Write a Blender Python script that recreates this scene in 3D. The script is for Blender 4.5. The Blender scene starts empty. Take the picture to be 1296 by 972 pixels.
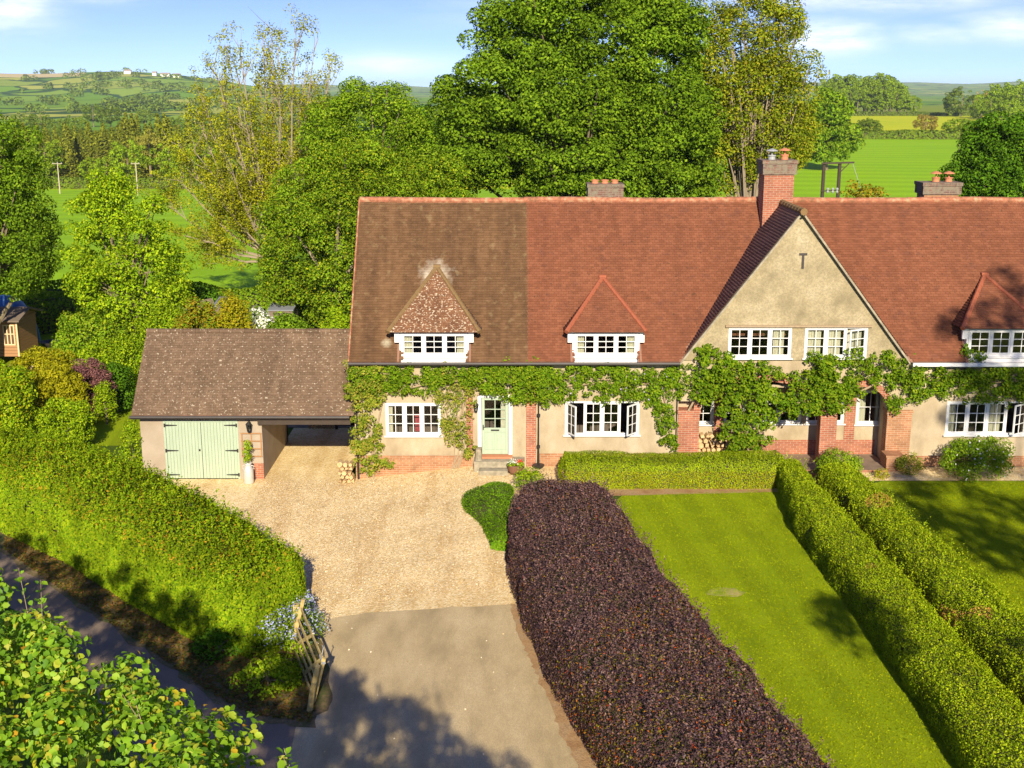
import bpy, math, random
import numpy as np
from mathutils import Vector, Matrix

R = math.radians
random.seed(7)
S = bpy.context.scene
COL = S.collection

# ------------------------------------------------------------------ camera
F, HY, CH = 1550.0, 112.0, 12.75          # focal length in photo pixels, horizon row, camera height
PITCH = math.atan((486 - HY) / F)
CP, SP = math.cos(PITCH), math.sin(PITCH)
cam_d = bpy.data.cameras.new('camera')
cam = bpy.data.objects.new('camera', cam_d)
COL.objects.link(cam)
cam.location = (0, 0, CH)
cam.rotation_euler = (math.pi / 2 - PITCH, 0, 0)
cam_d.sensor_width = 36
cam_d.lens = 36 * F / 1296
cam_d.clip_start = 0.1
cam_d.clip_end = 40000
S.camera = cam

# ------------------------------------------------------------------ world, sun, exposure
SUN_EL, SUN_ROT = 25.5, 176.0             # sun behind the camera, slightly to the right
w = bpy.data.worlds.new('World')
S.world = w
w.use_nodes = True
nt = w.node_tree
nt.nodes.clear()
def nd(t, typ, **kw):
    n = t.nodes.new(typ)
    for k, v in kw.items():
        setattr(n, k, v)
    return n
wo = nd(nt, 'ShaderNodeOutputWorld')
bg = nd(nt, 'ShaderNodeBackground')
sky = nd(nt, 'ShaderNodeTexSky')
sky.sky_type = 'NISHITA'
sky.sun_disc = False
sky.sun_elevation = R(SUN_EL)
sky.sun_rotation = R(SUN_ROT)
sky.air_density = 1.0
sky.dust_density = 0.2
sky.ozone_density = 3.0
bg.inputs[1].default_value = 0.12
tc = nd(nt, 'ShaderNodeTexCoord')
# clouds: a few soft banks of cirrus, each a stretched patch of noise fixed to a sky direction
cs = nd(nt, 'ShaderNodeSeparateXYZ'); nt.links.new(tc.outputs['Generated'], cs.inputs[0])
def wmath(op, *v):
    n = nd(nt, 'ShaderNodeMath', operation=op)
    for i, q in enumerate(v):
        if isinstance(q, (int, float)): n.inputs[i].default_value = q
        else: nt.links.new(q, n.inputs[i])
    return n.outputs[0]
cu_ = wmath('DIVIDE', cs.outputs[0], cs.outputs[1]); cv_ = wmath('DIVIDE', cs.outputs[2], cs.outputs[1])
mp = nd(nt, 'ShaderNodeMapping')
mp.inputs['Scale'].default_value = (16, 16, 75)
nz = nd(nt, 'ShaderNodeTexNoise')
nz.inputs['Scale'].default_value = 1.0
nz.inputs['Detail'].default_value = 6
nz.inputs['Roughness'].default_value = 0.6
nt.links.new(tc.outputs['Generated'], mp.inputs[0]); nt.links.new(mp.outputs[0], nz.inputs[0])
cov = None
for (u_, v_, ru, rv, st_) in ((-.400, .066, .035, .018, 1.0), (-.32, .073, .03, .007, .8), (.278, .076, .085, .013, 1.0), (.250, .040, .036, .011, .9), (.33, .042, .035, .008, .5), (.392, .048, .04, .010, .7), (-.10, .018, .05, .008, .45), (.06, .06, .1, .012, .3), (-.9, .3, .5, .1, .6), (.9, .35, .4, .12, .6), (-.05, .5, .5, .12, .5)):
    du = wmath('MULTIPLY', wmath('SUBTRACT', cu_, u_), 1 / ru); dv = wmath('MULTIPLY', wmath('SUBTRACT', cv_, v_), 1 / rv)
    d_ = wmath('ADD', wmath('MULTIPLY', du, du), wmath('MULTIPLY', dv, dv))
    g_ = wmath('MULTIPLY', wmath('POWER', 2.718, wmath('MULTIPLY', d_, -.8)), st_)
    cov = g_ if cov is None else wmath('MAXIMUM', cov, g_)
cf = wmath('MULTIPLY', cov, wmath('MULTIPLY_ADD', nz.outputs[0], 3.2, -.75))
rp = nd(nt, 'ShaderNodeClamp'); nt.links.new(cf, rp.inputs[0]); rp.inputs['Max'].default_value = .92
hs = nd(nt, 'ShaderNodeHueSaturation')
hs.inputs['Saturation'].default_value = 1.14
hs.inputs['Value'].default_value = 0.98
hs.inputs['Hue'].default_value = 0.527
mx = nd(nt, 'ShaderNodeMix', data_type='RGBA')
mx.inputs['B'].default_value = (6.6, 6.8, 7.3, 1)
# look a little higher up the sky dome than the horizon, where the air is bluer
sv = nd(nt, 'ShaderNodeVectorMath', operation='MULTIPLY_ADD')
sv.inputs[1].default_value = (1, 1, 2.0)
sv.inputs[2].default_value = (0, 0, 0.10)
sn = nd(nt, 'ShaderNodeVectorMath', operation='NORMALIZE')
nt.links.new(tc.outputs['Generated'], sv.inputs[0])
nt.links.new(sv.outputs[0], sn.inputs[0])
nt.links.new(sn.outputs[0], sky.inputs[0])
nt.links.new(sky.outputs[0], hs.inputs['Color'])
nt.links.new(hs.outputs[0], mx.inputs['A'])
nt.links.new(rp.outputs[0], mx.inputs['Factor'])
nt.links.new(mx.outputs['Result'], bg.inputs[0])
nt.links.new(bg.outputs[0], wo.inputs[0])

sd = bpy.data.lights.new('sun', 'SUN')
sd.energy = 5.0
sd.angle = R(0.55)
sd.color = (1.0, 0.89, 0.70)
so = bpy.data.objects.new('sun', sd)
COL.objects.link(so)
sdir = Vector((math.sin(R(SUN_ROT)) * math.cos(R(SUN_EL)), math.cos(R(SUN_ROT)) * math.cos(R(SUN_EL)), math.sin(R(SUN_EL))))
so.rotation_euler = sdir.to_track_quat('Z', 'Y').to_euler()
S.view_settings.view_transform = 'Standard'
S.view_settings.look = 'None'
S.view_settings.gamma = 1
S.view_settings.exposure = 0.76
S.cycles.max_bounces = 6
S.cycles.transparent_max_bounces = 12
S.cycles.diffuse_bounces = 3
S.cycles.glossy_bounces = 2
S.cycles.volume_bounces = 0

# ------------------------------------------------------------------ helpers
def ray(px, py):
    return px - 648.0, F * CP - (py - 486) * SP, -(F * SP + (py - 486) * CP)
def at(px, py, Y=40.0):                    # point of the plane Y = const seen at a photo position
    a, b, d = ray(px, py)
    t = Y / b
    return a * t, CH + d * t
def gp(px, py, z=0.0):                     # point of the plane Z = const
    a, b, d = ray(px, py)
    t = (z - CH) / d
    return a * t, b * t
def sc(Y, z=0.0):                          # photo pixels per metre
    return F / (Y * CP + (CH - z) * SP)

def sstep(a, b, x):
    t = np.clip((x - a) / (b - a), 0, 1)
    return t * t * (3 - 2 * t)
def gnear(X):
    return np.interp(X, [-5.4, -1.5], [-0.25, 0.2])
def terrain(X, Y):
    X = np.asarray(X, float); Y = np.asarray(Y, float)
    az = X / np.maximum(Y, 20)
    k = sstep(-0.10, -0.34, az)
    zl0 = np.interp(Y, [60, 70, 300, 450, 1000, 1500, 2000, 3000, 3300, 4500], [0, -.8, -11, -13, -14, -14, -12, -8, -12, -20])
    zl1 = np.interp(Y, [60, 70, 300, 450, 1000, 1500, 2000, 2600, 3000, 3300, 4500], [0, -.8, -11, -13, -14, -12, -2, 36, 54, 52, -20])
    zl1 = zl1 + np.where(Y > 1500, 7 * np.sin(az * 23 + 1) * np.clip((Y - 1500) / 1500, 0, 1), 0) * (Y < 4000)
    zl = zl0 * (1 - k) + zl1 * k
    zr = np.interp(Y, [60, 70, 115, 200, 520, 1200, 3000], [0, -.9, -3, -4.5, -5, -7, -12])
    b = sstep(0.0, 0.18, az)
    z = zl * (1 - b) + zr * b
    ridge = np.interp(Y, [5000, 9000, 11000, 16000], [0, 1, 1, 0.2])
    rh = 36 + 20 * sstep(0.2, 0.36, az) + 9 * np.sin(az * 31) + 5 * np.sin(az * 77 + 2)
    z = z + ridge * (rh + 15)
    nf = np.interp(Y, [60, 72], [1, 0])
    return gnear(X) * nf + z * (Y > 60)
def tz(x, y):
    return float(terrain(np.array([x]), np.array([y]))[0])

_ph = np.random.RandomState(3).rand(12, 4) * 6.28
_dr = np.random.RandomState(5).randn(12, 3)
def lump(P, s=1.0):
    r = np.zeros(len(P))
    for i in range(12):
        r += np.sin(P @ (_dr[i] * s * (0.6 + 0.25 * i)) + _ph[i, 0]) / (1 + 0.25 * i)
    return r / 4.0

def tag(o, label, cat, group=None, kind=None):
    o['label'] = label; o['category'] = cat
    if group: o['group'] = group
    if kind: o['kind'] = kind
    return o
def thing(name, label, cat, loc=(0, 0, 0), group=None):
    o = bpy.data.objects.new(name, None)
    COL.objects.link(o)
    o.location = loc
    o.empty_display_size = 0.2
    return tag(o, label, cat, group)
def link(name, me, mat, parent=None):
    o = bpy.data.objects.new(name, me)
    COL.objects.link(o)
    if mat is not None:
        for m in (mat if isinstance(mat, (list, tuple)) else [mat]):
            me.materials.append(m)
    if parent is not None:
        o.parent = parent
        if parent.type == 'EMPTY':
            o.matrix_parent_inverse = Matrix.Translation(-Vector(parent.location))
    return o
def copytree(o, parent=None):
    c = o.copy(); COL.objects.link(c)
    if parent is not None: c.parent = parent
    for ch in [x for x in bpy.data.objects if x.parent == o]:
        copytree(ch, c)
    return c

def npmesh(name, V, Fc):                   # V (n,3), Fc (m,k) same number of corners
    me = bpy.data.meshes.new(name)
    V = np.ascontiguousarray(V, np.float32); Fc = np.ascontiguousarray(Fc, np.int32)
    m, k = Fc.shape
    me.vertices.add(len(V)); me.vertices.foreach_set('co', V.ravel())
    me.loops.add(m * k); me.loops.foreach_set('vertex_index', Fc.ravel())
    me.polygons.add(m)
    me.polygons.foreach_set('loop_start', np.arange(0, m * k, k, dtype=np.int32))
    me.polygons.foreach_set('loop_total', np.full(m, k, np.int32))
    me.update(calc_edges=True)
    return me

class MB:
    def __init__(s): s.v = []; s.f = []
    def poly(s, pts):
        n = len(s.v); s.v += [tuple(p) for p in pts]; s.f.append(tuple(range(n, n + len(pts)))); return s
    def box(s, x0, x1, y0, y1, z0, z1):
        if x0 > x1: x0, x1 = x1, x0
        if y0 > y1: y0, y1 = y1, y0
        if z0 > z1: z0, z1 = z1, z0
        n = len(s.v)
        s.v += [(x0, y0, z0), (x1, y0, z0), (x1, y1, z0), (x0, y1, z0), (x0, y0, z1), (x1, y0, z1), (x1, y1, z1), (x0, y1, z1)]
        s.f += [(n, n+3, n+2, n+1), (n+4, n+5, n+6, n+7), (n, n+1, n+5, n+4), (n+1, n+2, n+6, n+5), (n+2, n+3, n+7, n+6), (n+3, n, n+4, n+7)]
        return s
    def prism(s, xz, y0, y1):              # polygon in X,Z extruded along Y
        n = len(s.v); k = len(xz)
        s.v += [(x, y0, z) for x, z in xz] + [(x, y1, z) for x, z in xz]
        s.f.append(tuple(range(n, n + k))); s.f.append(tuple(range(n + 2 * k - 1, n + k - 1, -1)))
        for i in range(k):
            j = (i + 1) % k
            s.f.append((n + j, n + i, n + k + i, n + k + j))
        return s
    def prismx(s, yz, x0, x1):
        n = len(s.v); k = len(yz)
        s.v += [(x0, y, z) for y, z in yz] + [(x1, y, z) for y, z in yz]
        s.f.append(tuple(range(n, n + k))); s.f.append(tuple(range(n + 2 * k - 1, n + k - 1, -1)))
        for i in range(k):
            j = (i + 1) % k
            s.f.append((n + j, n + i, n + k + i, n + k + j))
        return s
    def lathe(s, cx, cy, prof, n=16):      # prof list of (r, z)
        b = len(s.v); k = len(prof)
        for r, z in prof:
            for i in range(n):
                a = 2 * math.pi * i / n
                s.v.append((cx + r * math.cos(a), cy + r * math.sin(a), z))
        for j in range(k - 1):
            for i in range(n):
                i2 = (i + 1) % n
                s.f.append((b + j*n + i, b + j*n + i2, b + (j+1)*n + i2, b + (j+1)*n + i))
        s.f.append(tuple(b + i for i in reversed(range(n)))); s.f.append(tuple(b + (k-1)*n + i for i in range(n)))
        return s
    def tube(s, pts, rads, n=6):
        b = len(s.v); pts = [Vector(p) for p in pts]
        if not hasattr(rads, '__len__'): rads = [rads] * len(pts)
        for i, p in enumerate(pts):
            d = (pts[min(i+1, len(pts)-1)] - pts[max(i-1, 0)]).normalized()
            a = d.cross(Vector((0, 0, 1)))
            if a.length < 1e-3: a = Vector((1, 0, 0))
            a.normalize(); c = d.cross(a)
            for k in range(n):
                t = 2 * math.pi * k / n
                s.v.append(tuple(p + a * math.cos(t) * rads[i] + c * math.sin(t) * rads[i]))
        for i in range(len(pts) - 1):
            for k in range(n):
                k2 = (k + 1) % n
                s.f.append((b + i*n + k, b + i*n + k2, b + (i+1)*n + k2, b + (i+1)*n + k))
        s.f.append(tuple(b + k for k in reversed(range(n)))); s.f.append(tuple(b + (len(pts)-1)*n + k for k in range(n)))
        return s
    def obox(s, p, q, wd, th):             # beam from p to q, wd in the vertical plane, th thickness sideways
        p = Vector(p); q = Vector(q); d = (q - p).normalized()
        a = d.cross(Vector((0, 0, 1)))
        if a.length < 1e-3: a = Vector((1, 0, 0))
        a.normalize(); c = a.cross(d).normalized()
        n = len(s.v)
        for e in (p, q):
            for u, v in ((-1, -1), (1, -1), (1, 1), (-1, 1)):
                s.v.append(tuple(e + a * u * th / 2 + c * v * wd / 2))
        s.f += [(n, n+1, n+2, n+3), (n+7, n+6, n+5, n+4)]
        for i in range(4):
            j = (i + 1) % 4
            s.f.append((n + j, n + i, n + 4 + i, n + 4 + j))
        return s
    def build(s, name, mat, parent=None, bevel=0, smooth=False):
        me = bpy.data.meshes.new(name)
        me.from_pydata(s.v, [], s.f); me.update()
        if smooth:
            me.polygons.foreach_set('use_smooth', [True] * len(me.polygons))
        o = link(name, me, mat, parent)
        if bevel:
            b = o.modifiers.new('bevel', 'BEVEL'); b.width = bevel; b.segments = 1; b.limit_method = 'ANGLE'
        return o

# ------------------------------------------------------------------ materials
def newmat(name):
    m = bpy.data.materials.new(name); m.use_nodes = True
    t = m.node_tree; t.nodes.clear()
    out = nd(t, 'ShaderNodeOutputMaterial')
    return m, t, out
def ramp(t, cols, pos=None, interp='LINEAR'):
    r = nd(t, 'ShaderNodeValToRGB'); r.color_ramp.interpolation = interp
    e = r.color_ramp.elements
    pos = pos or [i / (len(cols) - 1) for i in range(len(cols))]
    while len(e) < len(cols): e.new(0.5)
    for i, c in enumerate(cols):
        e[i].position = pos[i]; e[i].color = (*c, 1)
    return r
def noise(t, vec, scale, detail=4, rough=0.55):
    n = nd(t, 'ShaderNodeTexNoise'); n.inputs['Scale'].default_value = scale
    n.inputs['Detail'].default_value = detail; n.inputs['Roughness'].default_value = rough
    if vec is not None: t.links.new(vec, n.inputs['Vector'])
    return n.outputs['Fac']
def mixc(t, fac, a, b, mode='MIX'):
    m = nd(t, 'ShaderNodeMix', data_type='RGBA', blend_type=mode)
    for s_, v in (('Factor', fac), ('A', a), ('B', b)):
        if isinstance(v, bpy.types.NodeSocket): t.links.new(v, m.inputs[s_])
        elif isinstance(v, (int, float)): m.inputs[s_].default_value = v
        else: m.inputs[s_].default_value = (*v, 1)
    return m.outputs['Result']
def pos_of(t):
    return nd(t, 'ShaderNodeNewGeometry').outputs['Position']
def scaled(t, vec, s_):
    m = nd(t, 'ShaderNodeVectorMath', operation='MULTIPLY'); t.links.new(vec, m.inputs[0]); m.inputs[1].default_value = s_
    return m.outputs[0]
def bumpn(t, h, strength, dist=0.02):
    b = nd(t, 'ShaderNodeBump'); b.inputs['Strength'].default_value = strength; b.inputs['Distance'].default_value = dist
    t.links.new(h, b.inputs['Height']); return b.outputs[0]
def finish(t, out, col, rough=0.8, bump=None, spec=0.3, metal=0.0):
    p = nd(t, 'ShaderNodeBsdfPrincipled')
    if isinstance(col, bpy.types.NodeSocket): t.links.new(col, p.inputs['Base Color'])
    else: p.inputs['Base Color'].default_value = (*col, 1)
    p.inputs['Roughness'].default_value = rough
    p.inputs['Specular IOR Level'].default_value = spec
    p.inputs['Metallic'].default_value = metal
    if bump is not None: t.links.new(bump, p.inputs['Normal'])
    t.links.new(p.outputs[0], out.inputs[0])
def nmat(name, cols, scale=3, pos=None, rough=0.8, bump=0.0, bscale=30, spec=0.3, metal=0, stretch=None, fine=None, bdist=0.02):
    m, t, out = newmat(name)
    P = pos_of(t)
    if stretch: P = scaled(t, P, stretch)
    r = ramp(t, cols, pos); t.links.new(noise(t, P, scale, 6, .6), r.inputs[0])
    c = r.outputs[0]
    if fine:                               # (scale, dark colour, amount)
        f = ramp(t, [(0, 0, 0), (1, 1, 1)], [0.4, 0.62]); t.links.new(noise(t, P, fine[0], 3, .6), f.inputs[0])
        mm = nd(t, 'ShaderNodeMath', operation='MULTIPLY'); t.links.new(f.outputs[0], mm.inputs[0]); mm.inputs[1].default_value = fine[2]
        c = mixc(t, mm.outputs[0], c, fine[1])
    b = bumpn(t, noise(t, P, bscale, 4, .6), bump, bdist) if bump else None
    finish(t, out, c, rough, b, spec, metal)
    return m

LEAF = (2.5, 1.95, 1.0)
def leafmat(name, cols, trans=0.3, patch=0.35, pscale=0.8, dark=0.6, gloss=0.0, bright=1.25):
    m, t, out = newmat(name)
    cols = [(min(c[0] * LEAF[0], .8), min(c[1] * LEAF[1], .8), min(c[2] * LEAF[2], .8)) if c[1] < .3 and c[2] < .2 else c for c in cols]
    g = nd(t, 'ShaderNodeNewGeometry')
    r = ramp(t, cols); t.links.new(g.outputs['Random Per Island'], r.inputs[0])
    n = noise(t, g.outputs['Position'], pscale, 3)
    rr = ramp(t, [(dark,) * 3, (bright,) * 3], [0.35, 0.65]); t.links.new(n, rr.inputs[0])
    c = mixc(t, patch, r.outputs[0], mixc(t, 1.0, r.outputs[0], rr.outputs[0], 'MULTIPLY'))
    d = nd(t, 'ShaderNodeBsdfDiffuse'); tr = nd(t, 'ShaderNodeBsdfTranslucent'); gl = nd(t, 'ShaderNodeBsdfGlossy')
    gl.inputs['Roughness'].default_value = 0.42; gl.inputs['Color'].default_value = (1, 1, 1, 1)
    t.links.new(c, d.inputs[0])
    tc_ = mixc(t, 0.5, c, mixc(t, 1.0, c, (1.5, 1.35, 0.5), 'MULTIPLY'))
    t.links.new(tc_, tr.inputs[0])
    a = nd(t, 'ShaderNodeMixShader'); a.inputs[0].default_value = trans
    t.links.new(d.outputs[0], a.inputs[1]); t.links.new(tr.outputs[0], a.inputs[2])
    gl.inputs['Roughness'].default_value = 0.6; b = nd(t, 'ShaderNodeMixShader'); b.inputs[0].default_value = gloss
    t.links.new(a.outputs[0], b.inputs[1]); t.links.new(gl.outputs[0], b.inputs[2])
    t.links.new(b.outputs[0], out.inputs[0])
    return m

def tilemat(name, cols, lichen, spots, streak=0.5, lsc=9, lpos=(0.66, 0.72), moss=None, stain=None):
    m, t, out = newmat(name)
    g = nd(t, 'ShaderNodeNewGeometry'); P = g.outputs['Position']
    r = ramp(t, cols); t.links.new(g.outputs['Random Per Island'], r.inputs[0])
    c = r.outputs[0]
    n = noise(t, scaled(t, P, (2.2, 0.35, 0.35)), 1.0, 5, .6)       # streaks running down the slope
    rr = ramp(t, [(0.55, 0.5, 0.48), (1.2, 1.15, 1.1)], [0.35, 0.65]); t.links.new(n, rr.inputs[0])
    c = mixc(t, streak, c, mixc(t, 1.0, c, rr.outputs[0], 'MULTIPLY'))
    l = ramp(t, [(0, 0, 0), (1, 1, 1)], list(lpos)); t.links.new(noise(t, P, lsc, 2, .5), l.inputs[0])
    mm = nd(t, 'ShaderNodeMath', operation='MULTIPLY'); mm.inputs[1].default_value = spots; t.links.new(l.outputs[0], mm.inputs[0])
    c = mixc(t, mm.outputs[0], c, lichen)
    if moss:
        l2 = ramp(t, [(0, 0, 0), (1, 1, 1)], [0.66, 0.70]); t.links.new(noise(t, P, 10, 2, .5), l2.inputs[0])
        mm2 = nd(t, 'ShaderNodeMath', operation='MULTIPLY'); mm2.inputs[1].default_value = moss[1]; t.links.new(l2.outputs[0], mm2.inputs[0])
        c = mixc(t, mm2.outputs[0], c, moss[0])
    if stain:                              # pale lime bloom washed from the mortar: (x, y, z, radius, colour)
        for sx_, sy_, sz_, sr_, scol in stain:
            dd = nd(t, 'ShaderNodeVectorMath', operation='DISTANCE'); t.links.new(P, dd.inputs[0]); dd.inputs[1].default_value = (sx_, sy_, sz_)
            ad = nd(t, 'ShaderNodeMath', operation='MULTIPLY_ADD'); t.links.new(noise(t, P, 3.5, 4, .6), ad.inputs[0]); ad.inputs[1].default_value = sr_ * 1.6; t.links.new(dd.outputs['Value'], ad.inputs[2])
            sr2 = ramp(t, [(.75,) * 3, (0, 0, 0)], [0.0, 1.0]); mr = nd(t, 'ShaderNodeMapRange'); mr.inputs['From Min'].default_value = sr_ * .9; mr.inputs['From Max'].default_value = sr_ * 1.9
            t.links.new(ad.outputs[0], mr.inputs['Value']); t.links.new(mr.outputs[0], sr2.inputs[0])
            c = mixc(t, sr2.outputs[0], c, scol)
    finish(t, out, c, 0.85, bumpn(t, noise(t, P, 60, 2), 0.3, 0.005), 0.2)
    return m

def brickmat(name, c1, c2, mortar, dark=None):
    m, t, out = newmat(name)
    P = pos_of(t)
    sx = nd(t, 'ShaderNodeSeparateXYZ'); t.links.new(P, sx.inputs[0])
    ad = nd(t, 'ShaderNodeMath', operation='ADD'); t.links.new(sx.outputs[0], ad.inputs[0]); t.links.new(sx.outputs[1], ad.inputs[1])
    cb = nd(t, 'ShaderNodeCombineXYZ'); t.links.new(ad.outputs[0], cb.inputs[0]); t.links.new(sx.outputs[2], cb.inputs[1])
    b = nd(t, 'ShaderNodeTexBrick'); t.links.new(cb.outputs[0], b.inputs['Vector'])
    b.inputs['Scale'].default_value = 1; b.inputs['Brick Width'].default_value = 0.225; b.inputs['Row Height'].default_value = 0.075
    b.inputs['Mortar Size'].default_value = 0.006; b.inputs['Mortar Smooth'].default_value = 0.1
    b.inputs['Color1'].default_value = (*c1, 1); b.inputs['Color2'].default_value = (*c2, 1); b.inputs['Mortar'].default_value = (*mortar, 1)
    b.inputs['Bias'].default_value = 0.0
    c = b.outputs['Color']
    rr = ramp(t, [(0.7, 0.68, 0.66), (1.15, 1.1, 1.1)], [0.3, 0.7]); t.links.new(noise(t, P, 2.5, 5), rr.inputs[0])
    c = mixc(t, 0.8, c, mixc(t, 1.0, c, rr.outputs[0], 'MULTIPLY'))
    if dark:
        l = ramp(t, [(0, 0, 0), (1, 1, 1)], [0.4, 0.6]); t.links.new(noise(t, P, 6, 4), l.inputs[0])
        c = mixc(t, l.outputs[0], c, dark)
    inv = nd(t, 'ShaderNodeMath', operation='SUBTRACT'); inv.inputs[0].default_value = 1; t.links.new(b.outputs['Fac'], inv.inputs[1])
    finish(t, out, c, 0.9, bumpn(t, inv.outputs[0], 0.6, 0.01), 0.2)
    return m

M = {}
M['render'] = nmat('cream_roughcast', [(0.29, 0.225, 0.14), (0.41, 0.33, 0.215), (0.50, 0.425, 0.305)], 1.1, [0.3, 0.5, 0.72], 0.95, 0.5, 45, 0.1, stretch=(1.2, 1.2, .7), fine=(28, (0.30, 0.24, 0.15), 0.35))
M['gable_render'] = nmat('weathered_roughcast', [(0.20, 0.16, 0.095), (0.35, 0.285, 0.17), (0.46, 0.385, 0.25)], 0.9, [0.32, 0.5, 0.68], 0.95, 0.8, 30, 0.1, fine=(14, (0.20, 0.17, 0.10), 0.5))
M['garage_render'] = nmat('garage_render', [(0.30, 0.24, 0.17), (0.40, 0.33, 0.25)], 0.8, [0.35, 0.65], 0.95, 0.3, 45, 0.1, fine=(20, (0.32, 0.27, 0.2), 0.25))
M['brick'] = brickmat('red_brick', (0.38, 0.145, 0.08), (0.29, 0.10, 0.06), (0.46, 0.36, 0.26))
M['orange_brick'] = brickmat('orange_brick', (0.40, 0.20, 0.10), (0.31, 0.145, 0.07), (0.46, 0.36, 0.24))
M['cap_brick'] = brickmat('sooty_brick', (0.19, 0.10, 0.07), (0.12, 0.075, 0.06), (0.32, 0.26, 0.2), (0.20, 0.17, 0.12))
M['white'] = nmat('white_paint', [(0.62, 0.61, 0.59), (0.72, 0.71, 0.69)], 4, None, 0.45, 0.05, 40, 0.4)
M['sage'] = nmat('sage_green_paint', [(0.31, 0.38, 0.27), (0.37, 0.44, 0.32)], 2.5, [0.3, 0.7], 0.5, 0.1, 30, 0.4, stretch=(4, 4, .5))
M['black'] = nmat('black_iron', [(0.012, 0.012, 0.013), (0.03, 0.028, 0.026)], 8, None, 0.45, 0.1, 60, 0.5)
M['gutter'] = nmat('dark_gutter', [(0.03, 0.025, 0.022), (0.06, 0.05, 0.045)], 3, None, 0.5)
M['brown_tile'] = tilemat('brown_roof_tiles', [(0.10, 0.054, 0.025), (0.12, 0.065, 0.030), (0.14, 0.078, 0.038), (0.108, 0.058, 0.026)], (0.36, 0.28, 0.14), 0.2, 0.6, 4, (0.6, 0.75), stain=[(-2.62, 41.95, 6.5, .62, (.55, .5, .4)), (-4.2, 40.1, 4.5, .2, (.4, .36, .25))])
M['red_tile'] = tilemat('red_roof_tiles', [(0.148, 0.053, 0.026), (0.172, 0.062, 0.031), (0.20, 0.075, 0.038), (0.158, 0.056, 0.027)], (0.10, 0.04, 0.028), 0.4, 0.3, 3, (0.6, 0.7), moss=((0.06, 0.035, 0.02), 0.65))
M['gable_tile'] = tilemat('dark_gable_tiles', [(0.20, 0.11, 0.075), (0.26, 0.14, 0.095), (0.23, 0.125, 0.085)], (0.2, 0.13, 0.07), 0.3, 0.5)
M['garage_tile'] = tilemat('garage_roof_tiles', [(0.115, 0.076, 0.046), (0.14, 0.092, 0.057), (0.165, 0.11, 0.07), (0.128, 0.083, 0.052)], (0.46, 0.40, 0.30), 0.75, 0.5, 15, (0.635, 0.68))
M['dormer_tile'] = tilemat('lichened_dormer_tiles', [(0.13, 0.06, 0.03), (0.17, 0.08, 0.04), (0.20, 0.1, 0.05)], (0.55, 0.48, 0.35), 0.8, 0.4, 15, (0.57, 0.65))
M['red_hip'] = nmat('orange_red_hip_tiles', [(0.25, 0.068, 0.032), (0.35, 0.105, 0.05)], 7, None, 0.85, 0.3, 30)
M['ridge_tile'] = nmat('terracotta_ridge_tiles', [(0.20, 0.10, 0.05), (0.36, 0.13, 0.07), (0.42, 0.30, 0.17)], 5, [0.35, 0.5, 0.7], 0.85, 0.4, 30)
M['mossy_hip'] = nmat('mossy_hip_tiles', [(0.10, 0.07, 0.025), (0.2, 0.12, 0.05), (0.16, 0.15, 0.04)], 9, None, 0.9, 0.5, 30)
M['terracotta'] = nmat('terracotta', [(0.42, 0.15, 0.07), (0.55, 0.22, 0.11)], 9, None, 0.7, 0.2, 30)
M['stone'] = nmat('worn_stone', [(0.22, 0.19, 0.13), (0.36, 0.31, 0.22)], 6, [0.35, 0.65], 0.9, 0.5, 30)
M['paving'] = brickmat('brick_paving', (0.36, 0.17, 0.10), (0.28, 0.13, 0.08), (0.24, 0.18, 0.13))
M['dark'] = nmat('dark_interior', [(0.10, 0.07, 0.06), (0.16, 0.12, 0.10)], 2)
M['floorin'] = nmat('interior_floor', [(0.16, 0.10, 0.06), (0.2, 0.13, 0.08)], 2)
M['curtain'] = nmat('cream_curtain', [(0.55, 0.48, 0.36), (0.66, 0.6, 0.46)], 6, None, 0.9, 0.6, 14, 0.1, stretch=(4, 4, .2), bdist=0.05)
M['red_cloth'] = nmat('red_cloth', [(0.3, 0.03, 0.05), (0.36, 0.05, 0.07)], 6)
M['wood'] = nmat('weathered_wood', [(0.20, 0.13, 0.06), (0.34, 0.24, 0.11), (0.42, 0.33, 0.18)], 5, [0.3, 0.5, 0.7], 0.85, 0.5, 30, stretch=(1, 1, 1))
M['gate_wood'] = nmat('lichened_gate_wood', [(0.26, 0.18, 0.06), (0.42, 0.31, 0.11), (0.52, 0.42, 0.18)], 9, [0.3, 0.5, 0.7], 0.85, 0.5, 40)
M['shed_wood'] = nmat('stained_shed_boards', [(0.30, 0.15, 0.06), (0.38, 0.2, 0.09)], 5, None, 0.7, 0.4, 20, stretch=(.3, .3, 9))
M['felt'] = nmat('shed_roof_felt', [(0.13, 0.10, 0.075), (0.2, 0.15, 0.11)], 5, None, 0.9, 0.3, 50)
M['log'] = nmat('split_log', [(0.34, 0.2, 0.09), (0.55, 0.37, 0.18), (0.62, 0.46, 0.26)], 7, [0.3, 0.5, 0.7], 0.85, 0.6, 25)
M['bark'] = nmat('grey_brown_bark', [(0.10, 0.075, 0.045), (0.19, 0.15, 0.09), (0.26, 0.21, 0.13)], 6, [0.3, 0.5, 0.7], 0.95, 0.8, 14, stretch=(1, 1, .3))
M['pale_bark'] = nmat('pale_ash_bark', [(0.22, 0.17, 0.11), (0.34, 0.28, 0.19)], 4, None, 0.95, 0.6, 14, stretch=(1, 1, .3))
M['vine_bark'] = nmat('climber_stem_bark', [(0.24, 0.17, 0.1), (0.4, 0.3, 0.19)], 8, None, 0.95, 0.6, 14)
M['pole_dark'] = nmat('creosoted_pole', [(0.035, 0.025, 0.02), (0.07, 0.05, 0.035)], 5, None, 0.8)
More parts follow.
